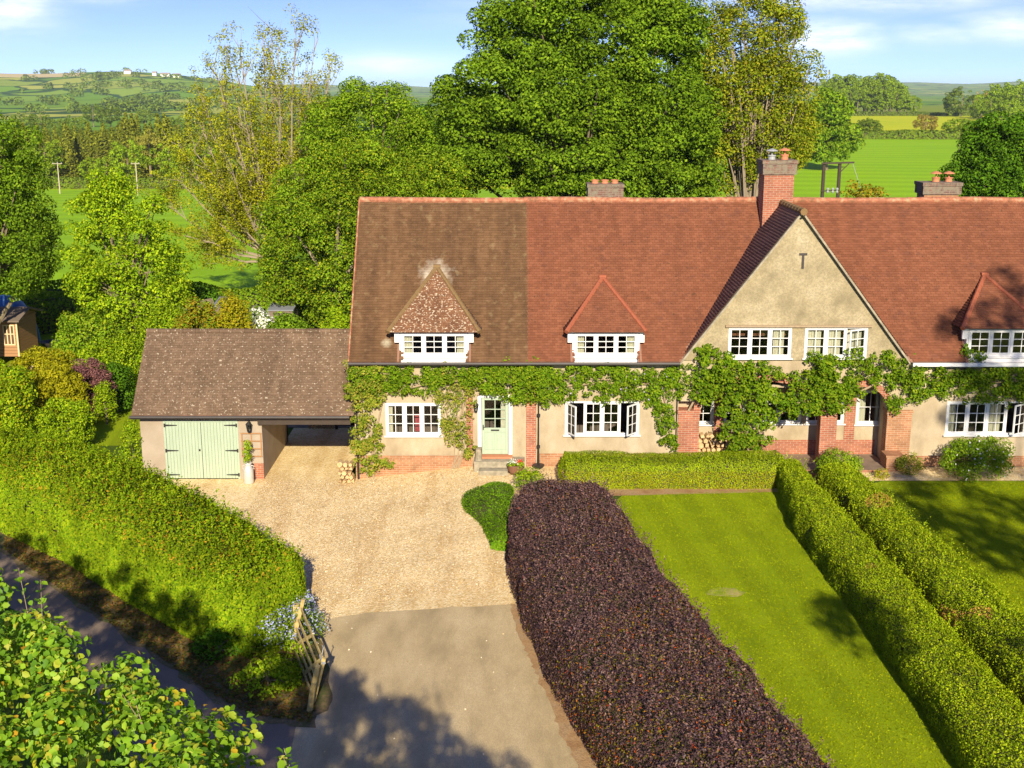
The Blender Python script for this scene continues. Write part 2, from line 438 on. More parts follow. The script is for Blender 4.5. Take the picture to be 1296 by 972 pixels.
M['pole_pale'] = nmat('grey_weathered_pole', [(0.38, 0.32, 0.22), (0.5, 0.43, 0.32)], 5, None, 0.8)
M['steel'] = nmat('galvanised_steel', [(0.25, 0.26, 0.26), (0.35, 0.35, 0.34)], 8, None, 0.5, 0.1, 40, 0.5)
M['churn'] = nmat('dull_aluminium', [(0.50, 0.48, 0.44), (0.66, 0.63, 0.58)], 5, None, 0.5, 0.1, 30, 0.5, 0.35)
M['tent'] = nmat('blue_tent_cloth', [(0.02, 0.09, 0.22), (0.04, 0.16, 0.34)], 1.5, None, 0.5)
M['tent_light'] = nmat('pale_blue_tent_trim', [(0.2, 0.42, 0.6), (0.3, 0.52, 0.7)], 1.5, None, 0.5)
M['grey_sheet'] = nmat('grey_sheet_roof', [(0.17, 0.18, 0.19), (0.24, 0.25, 0.27)], 2, None, 0.6)
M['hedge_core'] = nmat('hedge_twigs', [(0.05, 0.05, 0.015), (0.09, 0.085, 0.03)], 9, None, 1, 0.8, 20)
M['far_core'] = nmat('far_tree_inner', [(0.02, 0.035, 0.01), (0.035, 0.055, 0.015)], 2, None, 1)
def glassmat():
    m, t, out = newmat('window_glass')
    fr = nd(t, 'ShaderNodeFresnel'); fr.inputs[0].default_value = 1.5
    a = nd(t, 'ShaderNodeBsdfTransparent'); a.inputs[0].default_value = (0.9, 0.93, 0.92, 1)
    b = nd(t, 'ShaderNodeBsdfGlossy'); b.inputs['Roughness'].default_value = 0.02
    x = nd(t, 'ShaderNodeMixShader'); t.links.new(fr.outputs[0], x.inputs[0]); t.links.new(a.outputs[0], x.inputs[1]); t.links.new(b.outputs[0], x.inputs[2])
    t.links.new(x.outputs[0], out.inputs[0]); return m
M['glass'] = glassmat()

# leaves
M['lf_syc'] = leafmat('sycamore_leaves', [(0.0281, 0.0726, 0.008), (0.0454, 0.1056, 0.01), (0.067, 0.143, 0.014), (0.0972, 0.1815, 0.02)], 0.25, 0.5, 0.35)
M['lf_olive'] = leafmat('olive_leaves', [(0.0473, 0.092, 0.01), (0.0788, 0.138, 0.012), (0.1155, 0.1725, 0.018), (0.1785, 0.1955, 0.03)], 0.3, 0.5, 0.4)
M['lf_dark'] = leafmat('dark_leaves', [(0.0198, 0.066, 0.007), (0.033, 0.096, 0.01), (0.055, 0.132, 0.014)], 0.2, 0.5, 0.4)
M['lf_mid'] = leafmat('mid_green_leaves', [(0.0392, 0.101, 0.008), (0.0637, 0.1426, 0.012), (0.098, 0.196, 0.015), (0.1176, 0.1901, 0.03)], 0.3, 0.6, 0.4)
M['lf_bright'] = leafmat('bright_leaves', [(0.0595, 0.135, 0.008), (0.085, 0.18, 0.01), (0.1275, 0.234, 0.014), (0.1785, 0.27, 0.02)], 0.3, 0.5, 0.6)
M['lf_ash'] = leafmat('ash_leaves', [(0.08, 0.115, 0.012), (0.12, 0.1725, 0.015), (0.19, 0.23, 0.02)], 0.3, 0.5, 0.5)
M['lf_con'] = leafmat('conifer_needles', [(0.06, 0.095, 0.018), (0.085, 0.125, 0.022), (0.12, 0.16, 0.03)], 0.15, 0.6, 0.06)
M['lf_far'] = leafmat('far_leaves', [(0.0605, 0.1265, 0.012), (0.088, 0.1725, 0.016), (0.1265, 0.2185, 0.02)], 0.2, 0.6, 0.05)
M['lf_fardk'] = leafmat('far_dark_leaves', [(0.04, 0.085, 0.016), (0.06, 0.115, 0.02), (0.085, 0.145, 0.024)], 0.2, 0.5, 0.01)
M['lf_hedge'] = leafmat('mixed_hedge_leaves', [(0.0429, 0.1043, 0.006), (0.066, 0.1434, 0.008), (0.099, 0.1825, 0.01), (0.1386, 0.2086, 0.014)], 0.3, 0.7, 0.9, 0.55, bright=1.2)
M['lf_tips'] = leafmat('hedge_reddish_tips', [(0.16, 0.13, 0.02), (0.24, 0.17, 0.03), (0.2, 0.2, 0.03)], 0.3, 0.3)
M['lf_purple'] = leafmat('purple_berberis_leaves', [(0.017, 0.0109, 0.0262), (0.0291, 0.0181, 0.0394), (0.0438, 0.0266, 0.0524), (0.0911, 0.0605, 0.0786), (0.0365, 0.0266, 0.0589)], 0.12, 0.5, 1.2, 0.6, 0.03)
M['lf_purplegreen'] = leafmat('bronze_green_leaves', [(0.06, 0.06, 0.015), (0.11, 0.12, 0.02), (0.2, 0.03, 0.02)], 0.2, 0.3)
M['lf_box'] = leafmat('box_leaves', [(0.06, 0.123, 0.005), (0.096, 0.1804, 0.008), (0.144, 0.2378, 0.012), (0.184, 0.2542, 0.02)], 0.25, 0.55, 1.6, 0.65)
M['lf_boxbrown'] = leafmat('browned_box_leaves', [(0.20, 0.14, 0.06), (0.3, 0.2, 0.1), (0.16, 0.15, 0.04)], 0.2, 0.3)
M['lf_wist'] = leafmat('wisteria_leaves', [(0.0289, 0.0774, 0.006), (0.0442, 0.1056, 0.008), (0.068, 0.1408, 0.012), (0.1062, 0.1672, 0.018)], 0.3, 0.5, 1.5)
M['lf_rose'] = leafmat('rose_climber_leaves', [(0.0446, 0.094, 0.012), (0.0701, 0.1283, 0.02), (0.1148, 0.1625, 0.03), (0.1658, 0.171, 0.06)], 0.3, 0.4, 1.5)
M['lf_hazel'] = leafmat('hazel_leaves', [(0.0382, 0.114, 0.006), (0.0595, 0.152, 0.008), (0.085, 0.1995, 0.012), (0.119, 0.2375, 0.02), (0.17, 0.209, 0.03)], 0.35, 0.4, 1.2, 0.7, 0.02)
M['lf_yel'] = leafmat('yellow_green_leaves', [(0.0975, 0.136, 0.008), (0.1425, 0.1785, 0.012), (0.195, 0.221, 0.02)], 0.3, 0.5, 1.5)
M['lf_rust'] = leafmat('rusty_leaves', [(0.104, 0.1105, 0.012), (0.156, 0.136, 0.02), (0.078, 0.1275, 0.015)], 0.3, 0.5, 1.5)
M['lf_violet'] = leafmat('violet_leaves', [(0.045, 0.027, 0.051), (0.081, 0.045, 0.0867), (0.117, 0.072, 0.1122)], 0.15, 0.4, 1.5)
M['petal_blue'] = leafmat('blue_petals', [(0.3, 0.33, 0.6), (0.42, 0.46, 0.72), (0.5, 0.5, 0.7)], 0.2, 0.2)
M['petal_white'] = leafmat('white_petals', [(0.7, 0.7, 0.6), (0.8, 0.8, 0.74)], 0.2, 0.1)
M['petal_red'] = leafmat('red_petals', [(0.6, 0.02, 0.03), (0.7, 0.06, 0.08)], 0.2, 0.1)
M['petal_lilac'] = leafmat('lilac_petals', [(0.4, 0.3, 0.55), (0.55, 0.45, 0.68)], 0.2, 0.1)

# ------------------------------------------------------------------ ground materials
def grassmat(name, c, stripes=None, patchy=0.5, fs=25, big=0.25):
    m, t, out = newmat(name)
    P = pos_of(t)
    r = ramp(t, c, None); t.links.new(noise(t, P, big, 5, .6), r.inputs[0])
    col = r.outputs[0]
    r2 = ramp(t, [(0.72, 0.76, 0.6), (1.2, 1.15, 1.1)], [0.35, 0.65]); t.links.new(noise(t, P, fs, 4, .7), r2.inputs[0])
    col = mixc(t, patchy, col, mixc(t, 1.0, col, r2.outputs[0], 'MULTIPLY'))
    if stripes:                            # (direction vector, frequency, amount)
        d = nd(t, 'ShaderNodeVectorMath', operation='DOT_PRODUCT'); t.links.new(P, d.inputs[0]); d.inputs[1].default_value = stripes[0]
        wn = nd(t, 'ShaderNodeMath', operation='SINE'); ml = nd(t, 'ShaderNodeMath', operation='MULTIPLY'); ml.inputs[1].default_value = stripes[1]
        dn = nd(t, 'ShaderNodeMath', operation='MULTIPLY_ADD'); t.links.new(noise(t, P, 0.8, 3), dn.inputs[0]); dn.inputs[1].default_value = stripes[3]
        t.links.new(d.outputs['Value'], dn.inputs[2]); t.links.new(dn.outputs[0], ml.inputs[0]); t.links.new(ml.outputs[0], wn.inputs[0])
        r3 = ramp(t, [(1 - stripes[2],) * 3, (1 + stripes[2],) * 3], [0.3, 0.7])
        mr = nd(t, 'ShaderNodeMapRange'); mr.inputs['From Min'].default_value = -1; t.links.new(wn.outputs[0], mr.inputs['Value'])
        t.links.new(mr.outputs[0], r3.inputs[0])
        col = mixc(t, 1.0, col, r3.outputs[0], 'MULTIPLY')
    finish(t, out, col, 0.95, bumpn(t, noise(t, P, fs * 2, 3, .7), 0.8, 0.03), 0.1)
    return m
M['g_garden'] = grassmat('rough_garden_grass', [(0.05, 0.09, 0.01), (0.09, 0.14, 0.012)], patchy=0.8, big=0.6)
M['g_field'] = grassmat('pasture', [(0.20, 0.40, 0.003), (0.26, 0.46, 0.004), (0.33, 0.49, 0.006)], (( .16, 1, 0), 0.55, 0.07, 3.0), 0.35, 2.5, 0.03)
M['g_yellow'] = grassmat('buttercup_meadow', [(0.30, 0.44, 0.008), (0.50, 0.54, 0.008), (0.62, 0.58, 0.01)], None, 0.5, 0.8, 0.045)
M['g_olive'] = grassmat('long_grass', [(0.16, 0.24, 0.01), (0.26, 0.3, 0.015)], None, 0.5, 0.8, 0.03)
M['g_straw'] = nmat('straw_field', [(0.55, 0.42, 0.16), (0.62, 0.5, 0.22)], 0.01)
def hillmat():
    m, t, out = newmat('patchwork_fields')
    P = pos_of(t)
    sp = scaled(t, P, (0.0075, 0.0042, 0.0))
    wn = nd(t, 'ShaderNodeTexNoise'); wn.inputs['Scale'].default_value = 1.2; t.links.new(sp, wn.inputs['Vector'])
    wa = nd(t, 'ShaderNodeVectorMath', operation='MULTIPLY_ADD'); t.links.new(wn.outputs['Color'], wa.inputs[0]); wa.inputs[1].default_value = (0.9, 0.9, 0); t.links.new(sp, wa.inputs[2])
    v = nd(t, 'ShaderNodeTexVoronoi'); v.inputs['Scale'].default_value = 1; t.links.new(wa.outputs[0], v.inputs['Vector'])
    v2 = nd(t, 'ShaderNodeTexVoronoi', feature='DISTANCE_TO_EDGE'); v2.inputs['Scale'].default_value = 1; t.links.new(wa.outputs[0], v2.inputs['Vector'])
    sx = nd(t, 'ShaderNodeSeparateColor'); t.links.new(v.outputs['Color'], sx.inputs[0])
    r = ramp(t, [(0.13, 0.26, 0.03), (0.18, 0.33, 0.03), (0.27, 0.38, 0.05), (0.16, 0.29, 0.03), (0.4, 0.42, 0.08)], [0, .3, .55, .75, .95]); t.links.new(sx.outputs[0], r.inputs[0])
    e = ramp(t, [(1, 1, 1), (0, 0, 0)], [0.035, 0.06]); t.links.new(v2.outputs['Distance'], e.inputs[0])
    c = mixc(t, e.outputs[0], r.outputs[0], (0.045, 0.10, 0.03))
    w_ = ramp(t, [(0, 0, 0), (1, 1, 1)], [0.60, 0.63]); t.links.new(noise(t, scaled(t, P, (1, 1, 0)), 0.003, 6, .65), w_.inputs[0])
    c = mixc(t, w_.outputs[0], c, (0.045, 0.10, 0.03))
    finish(t, out, c, 1, None, 0.0)
    return m
M['g_hill'] = hillmat()
M['lawn'] = grassmat('mown_lawn', [(0.185, 0.275, 0.004), (0.245, 0.325, 0.005), (0.31, 0.36, 0.010)], ((1, 0.12, 0), 5.5, 0.085, 0.25), 0.55, 30, 0.5)
M['verge'] = nmat('verge_earth_and_grass', [(0.08, 0.10, 0.02), (0.2, 0.13, 0.06), (0.28, 0.18, 0.09)], 1.6, [0.36, 0.5, 0.7], 0.95, 0.9, 25, fine=(12, (0.06, 0.08, 0.015), 0.6))
M['tarmac'] = nmat('worn_tarmac', [(0.38, 0.29, 0.14), (0.52, 0.395, 0.20), (0.62, 0.485, 0.26)], 0.9, [0.32, 0.5, 0.68], 0.9, 0.4, 60, stretch=(1.4, .5, 1), fine=(45, (0.24, 0.175, 0.11), 0.4))
M['lane'] = nmat('lane_tarmac', [(0.20, 0.145, 0.095), (0.28, 0.205, 0.14)], 0.8, [0.3, 0.7], 0.9, 0.4, 60, fine=(50, (0.11, 0.09, 0.08), 0.4))
M['rusty'] = nmat('rusty_gravel_edge', [(0.30, 0.155, 0.055), (0.44, 0.27, 0.12), (0.40, 0.29, 0.16)], 1.5, [0.3, 0.5, 0.7], 0.95, 0.7, 35, fine=(30, (0.2, 0.11, 0.05), 0.5))
def gravelmat():
    m, t, out = newmat('golden_gravel')
    P = pos_of(t)
    v = nd(t, 'ShaderNodeTexVoronoi'); v.inputs['Scale'].default_value = 26; t.links.new(P, v.inputs['Vector'])
    sx = nd(t, 'ShaderNodeSeparateColor'); t.links.new(v.outputs['Color'], sx.inputs[0])
    r = ramp(t, [(0.60, 0.43, 0.18), (0.76, 0.58, 0.28), (0.85, 0.67, 0.36), (0.90, 0.80, 0.53), (0.68, 0.49, 0.21)], [0, .3, .6, .85, 1]); t.links.new(sx.outputs[0], r.inputs[0])
    rr = ramp(t, [(0.88, 0.82, 0.74), (1.1, 1.08, 1.06)], [0.3, 0.65]); t.links.new(noise(t, P, 0.7, 5, .6), rr.inputs[0])
    c = mixc(t, 1.0, r.outputs[0], rr.outputs[0], 'MULTIPLY')
    tk = ramp(t, [(1, 1, 1), (.86, .80, .72)], [0.5, 0.66]); t.links.new(noise(t, scaled(t, P, (1.6, .22, 1)), 1.0, 3, .5), tk.inputs[0])
    c = mixc(t, 1.0, c, tk.outputs[0], 'MULTIPLY')
    finish(t, out, c, 0.9, bumpn(t, v.outputs['Distance'], 0.9, 0.02), 0.2)
    return m
M['gravel'] = gravelmat()

# ------------------------------------------------------------------ terrain: one sheet to the horizon
nearx = np.unique(np.concatenate([np.linspace(-45, 45, 61), [-5.4, -1.5]]))
azx = nearx / 60.0
nearx = np.concatenate([[-400, -150, -80], nearx, [80, 150, 400]])
azx = np.concatenate([[-2.2, -1.5, -1.0], azx, [1.0, 1.5, 2.2]])
# finer azimuth columns for far rows come from inserting midpoints
def densify(a): return np.sort(np.concatenate([a, (a[:-1] + a[1:]) / 2]))
nearx = densify(nearx); azx = densify(azx)
rows = np.concatenate([[-80, -40, 0, 15, 30, 45, 60], np.arange(66, 100, 4), np.arange(100, 320, 10), np.arange(320, 447, 20), [447, 480, 520, 560, 600, 650, 700, 750, 800, 850, 885], np.arange(900, 1300, 50), np.arange(1400, 3500, 60), np.arange(3600, 5000, 200), np.arange(5000, 12000, 500), [14000, 20000]])
VX = []; 
for Y in rows:
    b_ = float(np.clip((Y - 60) / 20, 0, 1))
    VX.append(nearx * (1 - b_) + azx * max(Y, 60) * b_)
VX = np.array(VX); VY = np.repeat(rows[:, None], VX.shape[1], 1)
VZ = terrain(VX.ravel(), VY.ravel()).reshape(VX.shape)
V = np.stack([VX, VY, VZ], -1).reshape(-1, 3)
nr, nc = VX.shape
ii = (np.arange(nr - 1)[:, None] * nc + np.arange(nc - 1)[None, :]).ravel()
Fc = np.stack([ii, ii + 1, ii + nc + 1, ii + nc], 1)
me = npmesh('ground', V, Fc)
cx = V[Fc].mean(1); az = cx[:, 0] / np.maximum(cx[:, 1], 1); yy = cx[:, 1]
mi = np.zeros(len(Fc), np.int32)
right = az > 0.12
mi[(yy > 72)] = 1
mi[(~right) & (yy > 302) & (yy < 420)] = 2
mi[(~right) & (yy >= 420)] = 4
mi[right & (yy > 447)] = 2
mi[right & (yy > 885)] = 3
mi[right & (yy > 1500)] = 4
mi[(az < -0.335) & (yy > 2700) & (yy < 3100)] = 5
me.polygons.foreach_set('material_index', mi)
ground = link('ground', me, [M['g_garden'], M['g_field'], M['g_yellow'], M['g_olive'], M['g_hill'], M['g_straw']])
ground['kind'] = 'structure'

def gpg(px, py):
    z = 0.0
    for _ in range(6):
        x, y = gp(px, py, z); z = float(gnear(x))
    return x, y
def sheet(name, pts, off, mat, label=None):
    """flat-shaded ground sheet following the gentle side slope of the plot"""
    import bmesh
    bm = bmesh.new()
    vs = [bm.verts.new((x, y, 0)) for x, y in pts]
    bm.faces.new(vs)
    for xc in (-5.4, -1.5):
        bmesh.ops.bisect_plane(bm, geom=bm.verts[:] + bm.edges[:] + bm.faces[:], plane_co=(xc, 0, 0), plane_no=(1, 0, 0))
    for v in bm.verts: v.co.z = float(gnear(v.co.x)) + off
    bmesh.ops.recalc_face_normals(bm, faces=bm.faces)
    for f in bm.faces:
        if f.normal.z < 0: f.normal_flip()
    me = bpy.data.meshes.new(name); bm.to_mesh(me); bm.free()
    o = link(name, me, mat); o['kind'] = 'structure'
    return o
def wob(pts, n=6, a=0.12, seed=1):         # subdivide and roughen an outline
    r = random.Random(seed); o = []
    for i in range(len(pts)):
        p, q = pts[i], pts[(i + 1) % len(pts)]
        for k in range(n):
            t = k / n
            o.append((p[0] + (q[0] - p[0]) * t + r.uniform(-a, a) * (k > 0), p[1] + (q[1] - p[1]) * t + r.uniform(-a, a) * (k > 0)))
    return o
sheet('gravel_drive', [(-8.6, 28.0), (0.9, 28.0), (1.2, 33), (2.0, 36), (2.2, 40.1), (-5.6, 40.1), (-5.6, 46.5), (-8.6, 46.5), (-8.6, 40.0), (-13.5, 40.0), (-13.5, 36)], 0.006, M['gravel'])
tar = [gpg(*p) for p in ((398, 792), (425, 782), (462, 776), (510, 773), (560, 770), (610, 768), (650, 765), (662, 800), (690, 860), (725, 930), (760, 1000))] + [(4, 10), (4, 2), (-3, 12), (-4.3, 20), (-4.6, 25)]
sheet('rusty_edging', wob([gpg(*p) for p in ((645, 766), (668, 762), (690, 810), (740, 900), (790, 1000), (745, 1000), (712, 935), (682, 860), (658, 810))], 14, 0.05, 4), 0.018, M['rusty'])
sheet('tarmac_apron', wob(tar, 3, .03, 5), 0.012, M['tarmac'])
sheet('lane', [(-40, 52), (-40, 46), (-15.2, 31.2), (-10.9, 27.6), (-6, 19), (-3, 12), (4, 2), (4, -20), (12, -20), (12, 2), (5, 8), (0, 16), (-4.15, 24.4), (-5.93, 24.6), (-7.14, 26.35), (-11.53, 31.3), (-15.73, 36.4)], 0.009, M['lane'])
sheet('verge', wob([(-40, 57), (-40, 52)] + [gpg(*p) for p in ((0, 699), (80, 754), (150, 800), (216, 847), (262, 882), (310, 908), (400, 922))] + [ (-3.9, 24.3), (-4.9, 28.3), (-6, 30), (-12, 33.4), (-17, 38)], 6, 0.12, 9), 0.015, M['verge'])
ZL = 0.2
lawn1 = [gp(*p, ZL) for p in ((788, 627), (985, 620), (1235, 985), (1300, 1100), (700, 1100), (700, 700))]
sheet('lawn', lawn1, 0.006, M['lawn'])
lawn2 = [(11.7, 38.1), (12.2, 38.4), (28, 38.4), (28, 4), (9.9, 4), (9.9, 20)]
sheet('lawn_beyond_path', lawn2, 0.006, M['lawn'])
sheet('garden_path', [(8.9, 40.0), (10.6, 40.0), (10.6, 39), (10.5, 4), (9.3, 4), (9.4, 37.5), (8.9, 39)], 0.010, M['paving'])
sheet('gravel_bed', [(11.2, 39.9), (11.2, 38.3), (12.2, 38.42), (28, 38.42), (28, 39.9)], 0.012, M['gravel'])
sheet('rear_yard', [(-9, 46.5), (-5.4, 46.5), (-5.4, 52), (-9, 52)], 0.02, M['paving'])
sheet('garden_lawn', [(-26, 44), (-14.3, 44), (-14.2, 52), (-20, 66), (-30, 66)], 0.01, M['lawn'])
# dry patch worn into the lawn
px_, py_ = gp(918, 750, ZL)
r_ = random.Random(2)
sheet('worn_patch', [(px_ + math.cos(a / 14 * 6.283) * r_.uniform(.38, .55), py_ + math.sin(a / 14 * 6.283) * r_.uniform(.25, .38)) for a in range(14)], 0.010,
      nmat('dry_turf', [(0.22, 0.28, 0.02), (0.42, 0.34, 0.12)], 3, [0.4, 0.6], 0.95, .6, 40))
# soil line at the foot of the hedge by the lawn
sheet('hedge_soil', [gp(*p, ZL) for p in ((770, 628), (985, 623), (985, 614), (770, 616))], 0.012, M['rusty'])

# ------------------------------------------------------------------ leaf and plant makers
def leaf_arrays(P, N, Sz, rng, asp=0.62, full=False, fold=0.18):
    n = len(P)
    N = N / np.maximum(np.linalg.norm(N, axis=1, keepdims=True), 1e-6)
    T = rng.randn(n, 3); T -= (T * N).sum(1, keepdims=True) * N
    T /= np.maximum(np.linalg.norm(T, axis=1, keepdims=True), 1e-6)
    B = np.cross(N, T); s = Sz[:, None]
    if full:
        vs = [P - T*s*.5, P - T*s*.2 + B*s*asp*.45 + N*s*fold, P + T*s*.18 + B*s*asp*.42 + N*s*fold*.9, P + T*s*.55 - N*s*.08,
              P + T*s*.18 - B*s*asp*.42 + N*s*fold*.9, P - T*s*.2 - B*s*asp*.45 + N*s*fold]
        V = np.stack(vs, 1).reshape(-1, 3)
        b = np.arange(n)[:, None] * 6
        Fa = np.concatenate([b + np.array([0, 1, 2, 3]), b + np.array([0, 3, 4, 5])], 0)
        return V, Fa
    vs = [P - T*s*.5, P + B*s*asp*.5 + N*s*fold, P + T*s*.5, P - B*s*asp*.5 + N*s*fold]
    V = np.stack(vs, 1).reshape(-1, 3)
    return V, np.arange(n)[:, None] * 4 + np.array([0, 1, 2, 3])
def leaves(name, P, N, size, mat, parent, rng, full=False, asp=0.62, jit=0.35, fold=0.18):
    Sz = size * (1 + jit * (rng.rand(len(P)) * 2 - 1))
    V, Fa = leaf_arrays(P, N, Sz, rng, asp, full, fold)
    return link(name, npmesh(name, V, Fa), mat, parent)
def unit(rng, n):
    D = rng.randn(n, 3); return D / np.linalg.norm(D, axis=1, keepdims=True)
def clumps(rng, C, rad, per, flat=0.7, up=0.45, rnd=0.55, fill=0.5):
    n = len(C)
    per_i = np.maximum(1, (per * (rad / rad.mean()) ** 2)).astype(int)
    idx = np.repeat(np.arange(n), per_i); m = len(idx)
    D = unit(rng, m); D[:, 2] += 0.25; D /= np.linalg.norm(D, axis=1, keepdims=True)
    rr = rad[idx] * (fill + (1 - fill) * rng.rand(m) ** 0.5)
    P = C[idx] + D * rr[:, None] * np.array([1, 1, flat])
    N = D + np.array([0, 0, up]) + rng.randn(m, 3) * rnd
    return P, N
def crown_centres(rng, ells, n, shell=(0.7, 1.02), low=-0.75):
    E = np.array(ells, float)
    a = (E[:, 3] * E[:, 4] + E[:, 4] * E[:, 5] + E[:, 3] * E[:, 5]); a = a / a.sum()
    out = []; guard = 0
    while len(out) < n and guard < n * 20:
        guard += 1
        i = rng.choice(len(E), p=a); d = unit(rng, 1)[0]
        if d[2] < low: continue
        r = rng.uniform(*shell)
        p = E[i, :3] + d * E[i, 3:6] * r
        q = ((p - E[:, :3]) / E[:, 3:6]); q = (q ** 2).sum(1); q[i] = 9
        if (q < 0.5).any(): continue
        out.append(p)
    return np.array(out)

def tree(name, label, cat, group, base, ells, nclump, rcl, per, leaf, mat, tr=0.3, seed=1, bark='bark', limbs=14, up=0.45, flat=0.7, extra=None, full=False, fill=0.5, inner=0.25):
    """base (x,y,z); ells in world coordinates; trunk, limbs and a crown of leaf clumps"""
    rng = np.random.RandomState(seed)
    t = thing(name, label, cat, base, group)
    C = crown_centres(rng, ells, nclump)
    if inner:
        C = np.concatenate([C, crown_centres(rng, ells, int(nclump * inner), (0.25, 0.7))])
    rad = rcl * rng.uniform(0.65, 1.3, len(C))
    P, N = clumps(rng, C, rad, per, flat, up, fill=fill)
    leaves('crown', P, N, leaf, mat, t, rng, full)
    if extra:                              # (material, share, size)
        k = rng.rand(len(P)) < extra[1]
        leaves('foliage', P[k] + N[k] * 0.05, N[k] + rng.randn(k.sum(), 3) * .3, extra[2], extra[0], t, rng)
    E = np.array(ells); top = E[:, 2].mean()
    b = MB(); bx, by, bz = base
    tip = (float(E[:, 0].mean()), float(E[:, 1].mean()), float(top + E[:, 5].max() * 0.5))
    pts = [(bx + (tip[0] - bx) * k, by + (tip[1] - by) * k, bz - 0.2 + (tip[2] - bz) * k) for k in (0, .12, .35, .6, .85, 1)]
    b.tube(pts, [tr * 1.35, tr, tr * .8, tr * .55, tr * .3, tr * .1], 8)
    b.build('trunk', M[bark], t)
    b = MB()
    for i in range(limbs):
        c = C[rng.randint(len(C))]; k = rng.uniform(0.15, 0.7)
        s_ = np.array([bx + (tip[0] - bx) * k, by + (tip[1] - by) * k, bz + (tip[2] - bz) * k])
        if c[2] < s_[2] - 1: s_[2] = max(bz + 0.3, c[2] - 0.5)
        mid = (s_ + c) / 2 + np.array([0, 0, 0.06 * np.linalg.norm(c - s_)])
        b.tube([tuple(s_), tuple(mid), tuple(c)], [tr * .4, tr * .22, tr * .07], 5)
    if limbs: b.build('limbs', M[bark], t)
    return t

def E3(px, py, rx, ry, Y, dY=0, depth=1.0):   # photo ellipse -> ellipsoid at distance Y+dY
    x, z = at(px, py, Y + dY); s_ = sc(Y + dY, z)
    return (x, Y + dY, z, rx / s_, max(rx, ry) * 0.9 / s_ * depth, ry / s_ / CP)

